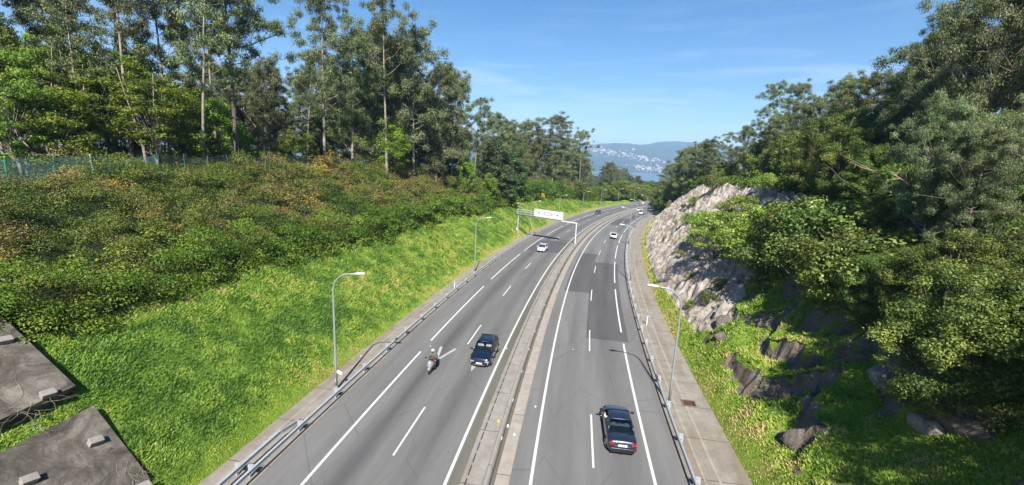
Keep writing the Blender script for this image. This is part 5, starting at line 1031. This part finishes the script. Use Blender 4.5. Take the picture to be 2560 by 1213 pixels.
    for sx in (-1, 1):
        mb = MB(); mb.box((sx * hw * 0.66, y1 - .085, 0.56), (0.36, 0.14, 0.10), mat=Matrix.Rotation(sx * R(-22), 3, 'Z')); bevel(mb.build('headlight', M['lens'], e), 0.02)
        mb = MB(); mb.box((sx * hw * 0.70, y0 + .045, trunkz - 0.20), (0.32, 0.12, 0.12), mat=Matrix.Rotation(sx * R(20), 3, 'Z')); tl = bevel(mb.build('tail_light', M['red'], e), 0.02)
        mb = MB(); mb.box((sx * hw * 0.60, y0 - 0.018, trunkz - 0.21), (0.10, 0.05, 0.06), mat=Matrix.Rotation(sx * R(20), 3, 'Z')); mb.build('reversing_light', M['lens'], tl)
    mb = MB(); mb.box((0, y0 - .012, trunkz - 0.27), (0.52, 0.02, 0.12)); mb.build('number_plate', M['plate'], e)
    mb = MB(); mb.box((0, y0 + .01, 0.30), (hw * 1.5, 0.05, 0.10)); mb.build('bumper_trim', M['black'], e)
    tag(e, label, 'car'); return e, (y0, y1, my, belt, hw, A, B, C, D)
P_dark = car_paint('dark_blue_paint', (0.018, 0.024, 0.042), 0.4, 0.3); P_black = car_paint('blue_black_paint', (0.006, 0.012, 0.030), 0.3, 0.25); P_white = car_paint('white_paint', (0.60, 0.60, 0.59)); P_grey = car_paint('silver_paint', (0.50, 0.51, 0.52), 0.6, 0.35); P_blue = car_paint('slate_blue_paint', (0.035, 0.055, 0.095), 0.5, 0.3)
sedan, g_ = make_car('sedan_car', 'dark blue sedan seen from behind with red tail lights and an open driver window', 11.35, 7.3, 1, P_dark, 4.72, 1.84, 1.46, 1.15, 0.95, 0.92, 0.80, 0.99, 0.80, 0.75, 0.60, 'sedan', seats='seatg', yaw=0.03)
mb = MB(); mb.tube([(0, g_[0] + .1, .32), (0, g_[0] - .10, .30), (0, g_[0] - .13, .36)], .025, 6); mb.ball((0, g_[0] - .13, .40), .035, 8, 6); mb.build('tow_bar', M['black'], sedan)
mb = MB(); mb.box((0, g_[0] + .035, 0.665), (0.9, 0.05, 0.03)); mb.box((0, g_[0] + 0.02, 0.50), (1.5, 0.05, 0.02)); mb.build('chrome_strip', M['chrome'], sedan)
def in_car(car, x, y, z, **kw):
    Mw = Matrix.Translation(car.location) @ car.rotation_euler.to_matrix().to_4x4(); return tuple(Mw @ Vector((x, y, z))), car.rotation_euler[2]
l_, r_ = in_car(sedan, -0.40, g_[2] + 0.42, 0.52); person(l_, r_, seated(0.36, arm_out=True), 'cloth_w', 'cloth_d', 'driver in a pale shirt with an elbow at the open window of the dark sedan')
suv, g_ = make_car('suv_car', 'glossy blue-black SUV coming towards the bridge beside the motorcycle', 20.3, -3.55, -1, P_black, 4.5, 1.84, 1.62, 1.08, 0.34, 1.02, 0.90, 1.02, 0.85, 0.50, 0.60, 'suv')
mb = MB()
for sx in (-1, 1): mb.tube([(sx * 0.60, g_[6][0] - .1, 1.63), (sx * 0.62, g_[6][0] - .3, 1.67), (sx * 0.62, g_[7][0] + .3, 1.67), (sx * 0.60, g_[7][0] + .1, 1.63)], .018, 6)
mb.build('roof_rail', M['chrome'], suv)
mb = MB(); mb.box((0, g_[1] + .03, 0.27), (1.0, 0.05, 0.05)); mb.box((0, g_[1] + 0.03, 0.60), (1.1, 0.03, 0.02)); mb.build('chrome_trim', M['chrome'], suv)
for sx in (-1, 1): mb = MB(); mb.box((sx * 0.72, g_[1] - .04, 0.44), (0.05, 0.06, 0.22)); mb.build('running_light', M['lens'], suv)
for sx, lab in ((-0.37, 'driver in a pale top behind the windscreen of the blue-black SUV'), (0.37, 'passenger in a pale top behind the windscreen of the blue-black SUV')):
    l_, r_ = in_car(suv, sx, g_[2] + 0.74, 0.64); person(l_, r_, seated(0.46), 'cloth_w', 'cloth_d', lab)
make_car('hatchback_car', 'white hatchback approaching on the dark patch before the gantry', 72.9, -5.9, -1, P_white, 4.25, 1.8, 1.45, 1.0, 0.30, 0.92, 0.80, 0.95, kind='white')
make_car('hatchback_car', 'white hatchback driving away in the right carriageway beside the rock', 100.6, 7.3, 1, P_white, 4.2, 1.8, 1.47, 1.0, 0.25, 0.92, 0.80, 0.95, kind='white')
make_car('hatchback_car', 'dark slate-blue hatchback approaching far past the gantry', 164, -7.9, -1, P_blue, 4.2, 1.8, 1.47, 1.0, 0.28, 0.92, 0.80, 0.95, kind='hatch')
make_car('sedan_car', 'silver car approaching on the distant outer lanes', 231, -7.2, -1, P_grey, 4.5, 1.8, 1.45, 1.05, 0.8, 0.92, 0.80, 0.95, kind='hatch')
make_car('sedan_car', 'white car just ahead of the white van on the inner lane', 196, 2.75, 1, P_white, 4.4, 1.8, 1.45, 1.0, 0.7, 0.92, 0.80, 0.95, kind='white')
v_, _ = make_car('van_car', 'white van driving away near the far bend', 180.5, 6.9, 1, P_white, 4.4, 1.85, 1.85, 0.95, 0.12, 1.0, 0.85, 1.05, 0.6, 0.12, 0.72, kind='white'); v_['category'] = 'van'

# ------------------------------------------------------------------ motorcycle and rider
def motorcycle():
    s, u = 16.8, -7.15; e = empty('motorcycle', V3(pos(s, u, 0.006)), -float(th(s)) + math.pi + 0.03); e.rotation_euler[0] = 0.0206
    wh = flat('white_fairing', (0.24, 0.24, 0.255), 0.25, coat=0.8); dk = flat('grey_fairing', (0.06, 0.062, 0.068), 0.35, coat=0.5)
    for yy, rr, w in ((0.80, 0.31, 0.07), (-0.72, 0.30, 0.085)):
        w_ = empty('wheel', (0, yy, rr)); w_.parent = e; mb = MB(); n = 24; V = []; F = []
        for i in range(n):
            a = 2 * math.pi * i / n
            for k in range(8): b = 2 * math.pi * k / 8; q = rr - w + w * math.cos(b); V.append((w * math.sin(b), q * math.cos(a), q * math.sin(a)))
        for i in range(n):
            for k in range(8): F.append((i * 8 + k, i * 8 + (k + 1) % 8, ((i + 1) % n) * 8 + (k + 1) % 8, ((i + 1) % n) * 8 + k))
        mb.add(V, F); mb.build('tyre', M['tyre'], w_, True); mb = MB(); mb.tube([(-.03, 0, 0), (.03, 0, 0)], rr - w * 1.9, 16); mb.build('rim', M['rim'], w_)
    mb = MB()
    for sx in (-1, 1): mb.tube([(sx * .10, .80, .31), (sx * .09, .62, .78)], .028, 8)
    mb.build('fork', M['chrome'], e, True)
    mb = MB(); mb.loft([[(x * w, y, z + dz_) for x, dz_ in ((-1, 0), (-.8, .25), (0, .36), (.8, .25), (1, 0), (.7, -.25), (0, -.34), (-.7, -.25))] for y, z, w in ((.98, .70, .08), (.88, .74, .19), (.68, .80, .27), (.45, .72, .26), (.30, .60, .20))]); mb.build('front_fairing', wh, e, True)
    mb = MB(); mb.loft([[(x * w, y, z + dz_ * h) for x, dz_ in ((-1, 0), (-.7, .8), (0, 1), (.7, .8), (1, 0), (.6, -1), (-.6, -1))] for y, z, w, h in ((.36, .48, .20, .22), (.1, .45, .22, .2), (-.3, .55, .23, .22), (-.75, .72, .20, .16), (-1.02, .82, .10, .08))]); mb.build('rear_body', dk, e, True)
    mb = MB(); mb.loft([[(x * w, y, z) for x in (-1, -.5, 0, .5, 1)] + [(x * w, y - .012, z) for x in (1, .5, 0, -.5, -1)] for y, z, w in ((.80, 1.02, .20), (.66, 1.24, .19), (.55, 1.42, .12))]); mb.build('windscreen', M['glass'], e, True)
    mb = MB(); mb.loft([[(x * w, y, z + dz_) for x, dz_ in ((-1, -.05), (-.8, .04), (0, .06), (.8, .04), (1, -.05))] for y, z, w in ((.22, .76, .10), (.0, .77, .16), (-.35, .79, .18), (-.45, .86, .16), (-.85, .90, .13))]); mb.build('seat', M['black'], e, True)
    mb = MB(); mb.tube([(-.38, .42, 1.03), (-.2, .52, 1.05), (.2, .52, 1.05), (.38, .42, 1.03)], .018, 8); mb.build('handlebar', M['black'], e, True)
    for sx in (-1, 1):
        mb = MB(); mb.tube([(sx * .24, .58, 1.06), (sx * .36, .62, 1.26)], .01, 5); mb.box((sx * .39, .62, 1.29), (.15, .03, .09)); mb.build('mirror', M['black'], e)
        mb = MB(); mb.ball((sx * .11, .945, .76), (.07, .03, .04), 10, 6); mb.build('headlight', M['lens'], e, True)
    mb = MB(); mb.tube([(.17, -.25, .33), (.20, -.95, .42)], [.05, .07], 10); mb.build('exhaust', M['chrome'], e, True)
    mb = MB(); mb.loft([[(.09 * math.sin(b), .80 + (.35) * math.cos(a), .31 + .36 * math.sin(a)) for b in (-1.2, -.6, 0, .6, 1.2)] for a in [math.pi * (0.15 + .08 * k) for k in range(8)]], closed=False, caps=False); mb.build('mudguard', wh, e, True)
    mb = MB(); mb.box((0, -1.03, .75), (.2, .03, .06)); mb.build('tail_light', M['red'], e); mb = MB(); mb.box((0, -1.07, .55), (.2, .01, .15)); mb.build('number_plate', M['plate'], e)
    tag(e, 'white and dark touring scooter ridden towards the bridge on the left lane', 'motorcycle')
    J = dict(pelvis=(0, -.18, .90), chest=(0, -.10, 1.30), neck=(0, -.06, 1.49), head=(0, -.01, 1.64), shl=(-.20, -.08, 1.40), shr=(.20, -.08, 1.40), ell=(-.33, .12, 1.15), elr=(.33, .12, 1.15), wrl=(-.33, .36, 1.08), wrr=(.33, .36, 1.08), hpl=(-.12, -.12, .88), hpr=(.12, -.12, .88), knl=(-.26, .30, .80), knr=(.26, .30, .80), anl=(-.25, .18, .40), anr=(.25, .18, .40))
    pe, h = person(V3(e.location), e.rotation_euler[2], J, 'cloth_d', 'cloth_r', 'rider in a grey-brown jacket, reddish trousers and white helmet on the scooter', hair=False)
    mb = MB(); mb.ball(h + Vector((0, 0, .03)), (.135, .155, .15), 16, 12); hm = mb.build('helmet', M['white'], pe, True)
    mb = MB(); n = 10; V = [h + Vector((.138 * math.sin(a), .158 * math.cos(a), zz)) for zz in (-.05, .06) for a in [(-1.0 + 2.0 * k / n) for k in range(n + 1)]]; mb.add(V, [(k, k + 1, n + 2 + k, n + 1 + k) for k in range(n)]); mb.build('visor', M['seatg'], hm, True)
motorcycle()

# ------------------------------------------------------------------ far town
cols = [flat('wall_white', (0.42, 0.40, 0.37), 0.9), flat('wall_cream', (0.40, 0.34, 0.27), 0.9), flat('wall_pink', (0.38, 0.26, 0.20), 0.9)]; roofm = flat('terracotta', (0.40, 0.13, 0.07), 0.9)
hm_ = []
for k, (w, d, h, c) in enumerate([(17, 13, 8, 0), (24, 14, 11, 0), (15, 15, 9, 1), (34, 17, 17, 0), (20, 13, 9, 2), (46, 24, 9, 0)]):
    mb = MB(); mb.box((0, 0, h / 2 - 4), (w, d, h + 8)); hr = h + d * 0.45; o = 0.6
    mb.add([(-w / 2 - o, -d / 2 - o, h), (w / 2 + o, -d / 2 - o, h), (w / 2 + o, d / 2 + o, h), (-w / 2 - o, d / 2 + o, h), (-w / 2, 0, hr), (w / 2, 0, hr)], [(0, 1, 5, 4), (2, 3, 4, 5), (0, 4, 3), (1, 2, 5)], 1 if k not in (3, 5) else 0)
    ob = mb.build('house', [cols[c], roofm]); hm_.append(ob.data); bpy.data.objects.remove(ob)
cnt = 0
TOWN = [(1478, 374, 26, 5, 55), (1520, 381, 32, 5, 45), (1570, 390, 30, 5, 45), (1625, 401, 26, 5, 35), (1600, 397, 18, 4, 15), (1605, 420, 22, 5, 25), (1640, 425, 26, 5, 55), (1672, 428, 30, 6, 60), (1690, 416, 26, 8, 25), (1675, 384, 16, 4, 10), (1500, 392, 28, 6, 25)]
for (cx, cy, sx_, sy_, n) in TOWN:
    for i in range(n):
        if cnt >= 296: break
        px = cx + rng.normal() * sx_ * 0.8; py = cy + rng.normal() * sy_ * 0.9 + (px - cx) * 0.12; d = ray(px, py); t0 = None
        for Y in np.arange(4560, 7600, 40):
            X = d.x / d.y * Y; z = CZ + d.z / d.y * Y
            if float(far_h(np.array([Y]), np.array([X]))[0]) > z: t0 = (X, Y, float(far_h(np.array([Y]), np.array([X]))[0])); break
        if t0 is None: continue
        o = bpy.data.objects.new('house', hm_[int(rng.integers(0, 6))]); COL.objects.link(o); o.location = t0; o.rotation_euler = (0, 0, rng.random() * 3.14); k = 0.42 + 0.4 * rng.random(); o.scale = (k, k, k)
        tag(o, 'tiny pale house with others in the town across the water', 'house', 'houses of the town across the water'); cnt += 1

# ------------------------------------------------------------------ labels of trees and shrubs
ORD = ['first', 'second', 'third', 'fourth', 'fifth', 'sixth', 'seventh', 'eighth', 'ninth', 'tenth', 'eleventh', 'twelfth', 'thirteenth', 'fourteenth', 'fifteenth', 'sixteenth', 'seventeenth', 'eighteenth', 'nineteenth'] + ['twentieth'] + ['twenty-' + o for o in ('first', 'second', 'third', 'fourth', 'fifth', 'sixth', 'seventh', 'eighth', 'ninth')] + ['thirtieth'] + ['thirty-' + o for o in ('first', 'second', 'third', 'fourth', 'fifth', 'sixth', 'seventh', 'eighth', 'ninth')]
LOOK = {'eucalyptus': 'eucalyptus', 'pine_tree': 'dark pine-like tree', 'broadleaf_tree': 'bright green tree', 'acacia_tree': 'dense dark acacia', 'shrub': 'light green shrub', 'bush': 'dark green bush'}
PLACE = {('front', G1): 'along the front of the left wood', ('front', G3): 'on the right hillside', ('front', G4): 'on or above the rock face', ('front', 'small plants rooted in the rock face'): 'rooted low in the rock face'}
DEEP = {G1: 'half hidden deep inside the left wood', G2: 'in the wood beyond the far bend of the road', G3: 'half hidden between others high on the right hillside'}
bins = {}
for t in TREES:
    nm = t.name.split('.')[0]; q = proj(t.location); t['category'] = 'tree' if nm not in ('shrub', 'bush') else 'shrub'
    if t.get('front') and -60 < q[0] < 2640 and q[2] > 5: bins.setdefault((nm, t['group']), []).append((q[0], t))
    else: t['label'] = LOOK[nm] + ' ' + DEEP.get(t['group'], 'on the right hillside'); t['group'] = LOOK[nm] + ' trees, ' + t['group']
for (nm, g), l in bins.items():
    l.sort(key=lambda a: a[0])
    for i, (_q, t) in enumerate(l):
        t['label'] = (('taller ' if nm == 'eucalyptus' else '') + LOOK[nm]) + ', ' + ORD[min(i, len(ORD) - 1)] + ' from the left of those ' + PLACE[('front', g)]
        if i >= len(ORD): t['label'] = LOOK[nm] + ' crowded together with others ' + PLACE[('front', g)]
for t in TREES:
    if 'front' in t: del t['front']

# ------------------------------------------------------------------ air
m = bpy.data.materials.new('air'); m.use_nodes = True; N, L = m.node_tree.nodes, m.node_tree.links; N.clear(); ou = N.new('ShaderNodeOutputMaterial'); pv = N.new('ShaderNodeVolumePrincipled')
pv.inputs['Color'].default_value = (0.45, 0.68, 1.0, 1); pv.inputs['Density'].default_value = 0.00015; pv.inputs['Anisotropy'].default_value = 0.0; L.new(pv.outputs[0], ou.inputs['Volume'])
mb = MB(); mb.box((1500, 4200, 190), (16000, 12600, 640)); hz = mb.build('haze', m); tag(hz, None, None, None, 'stuff')
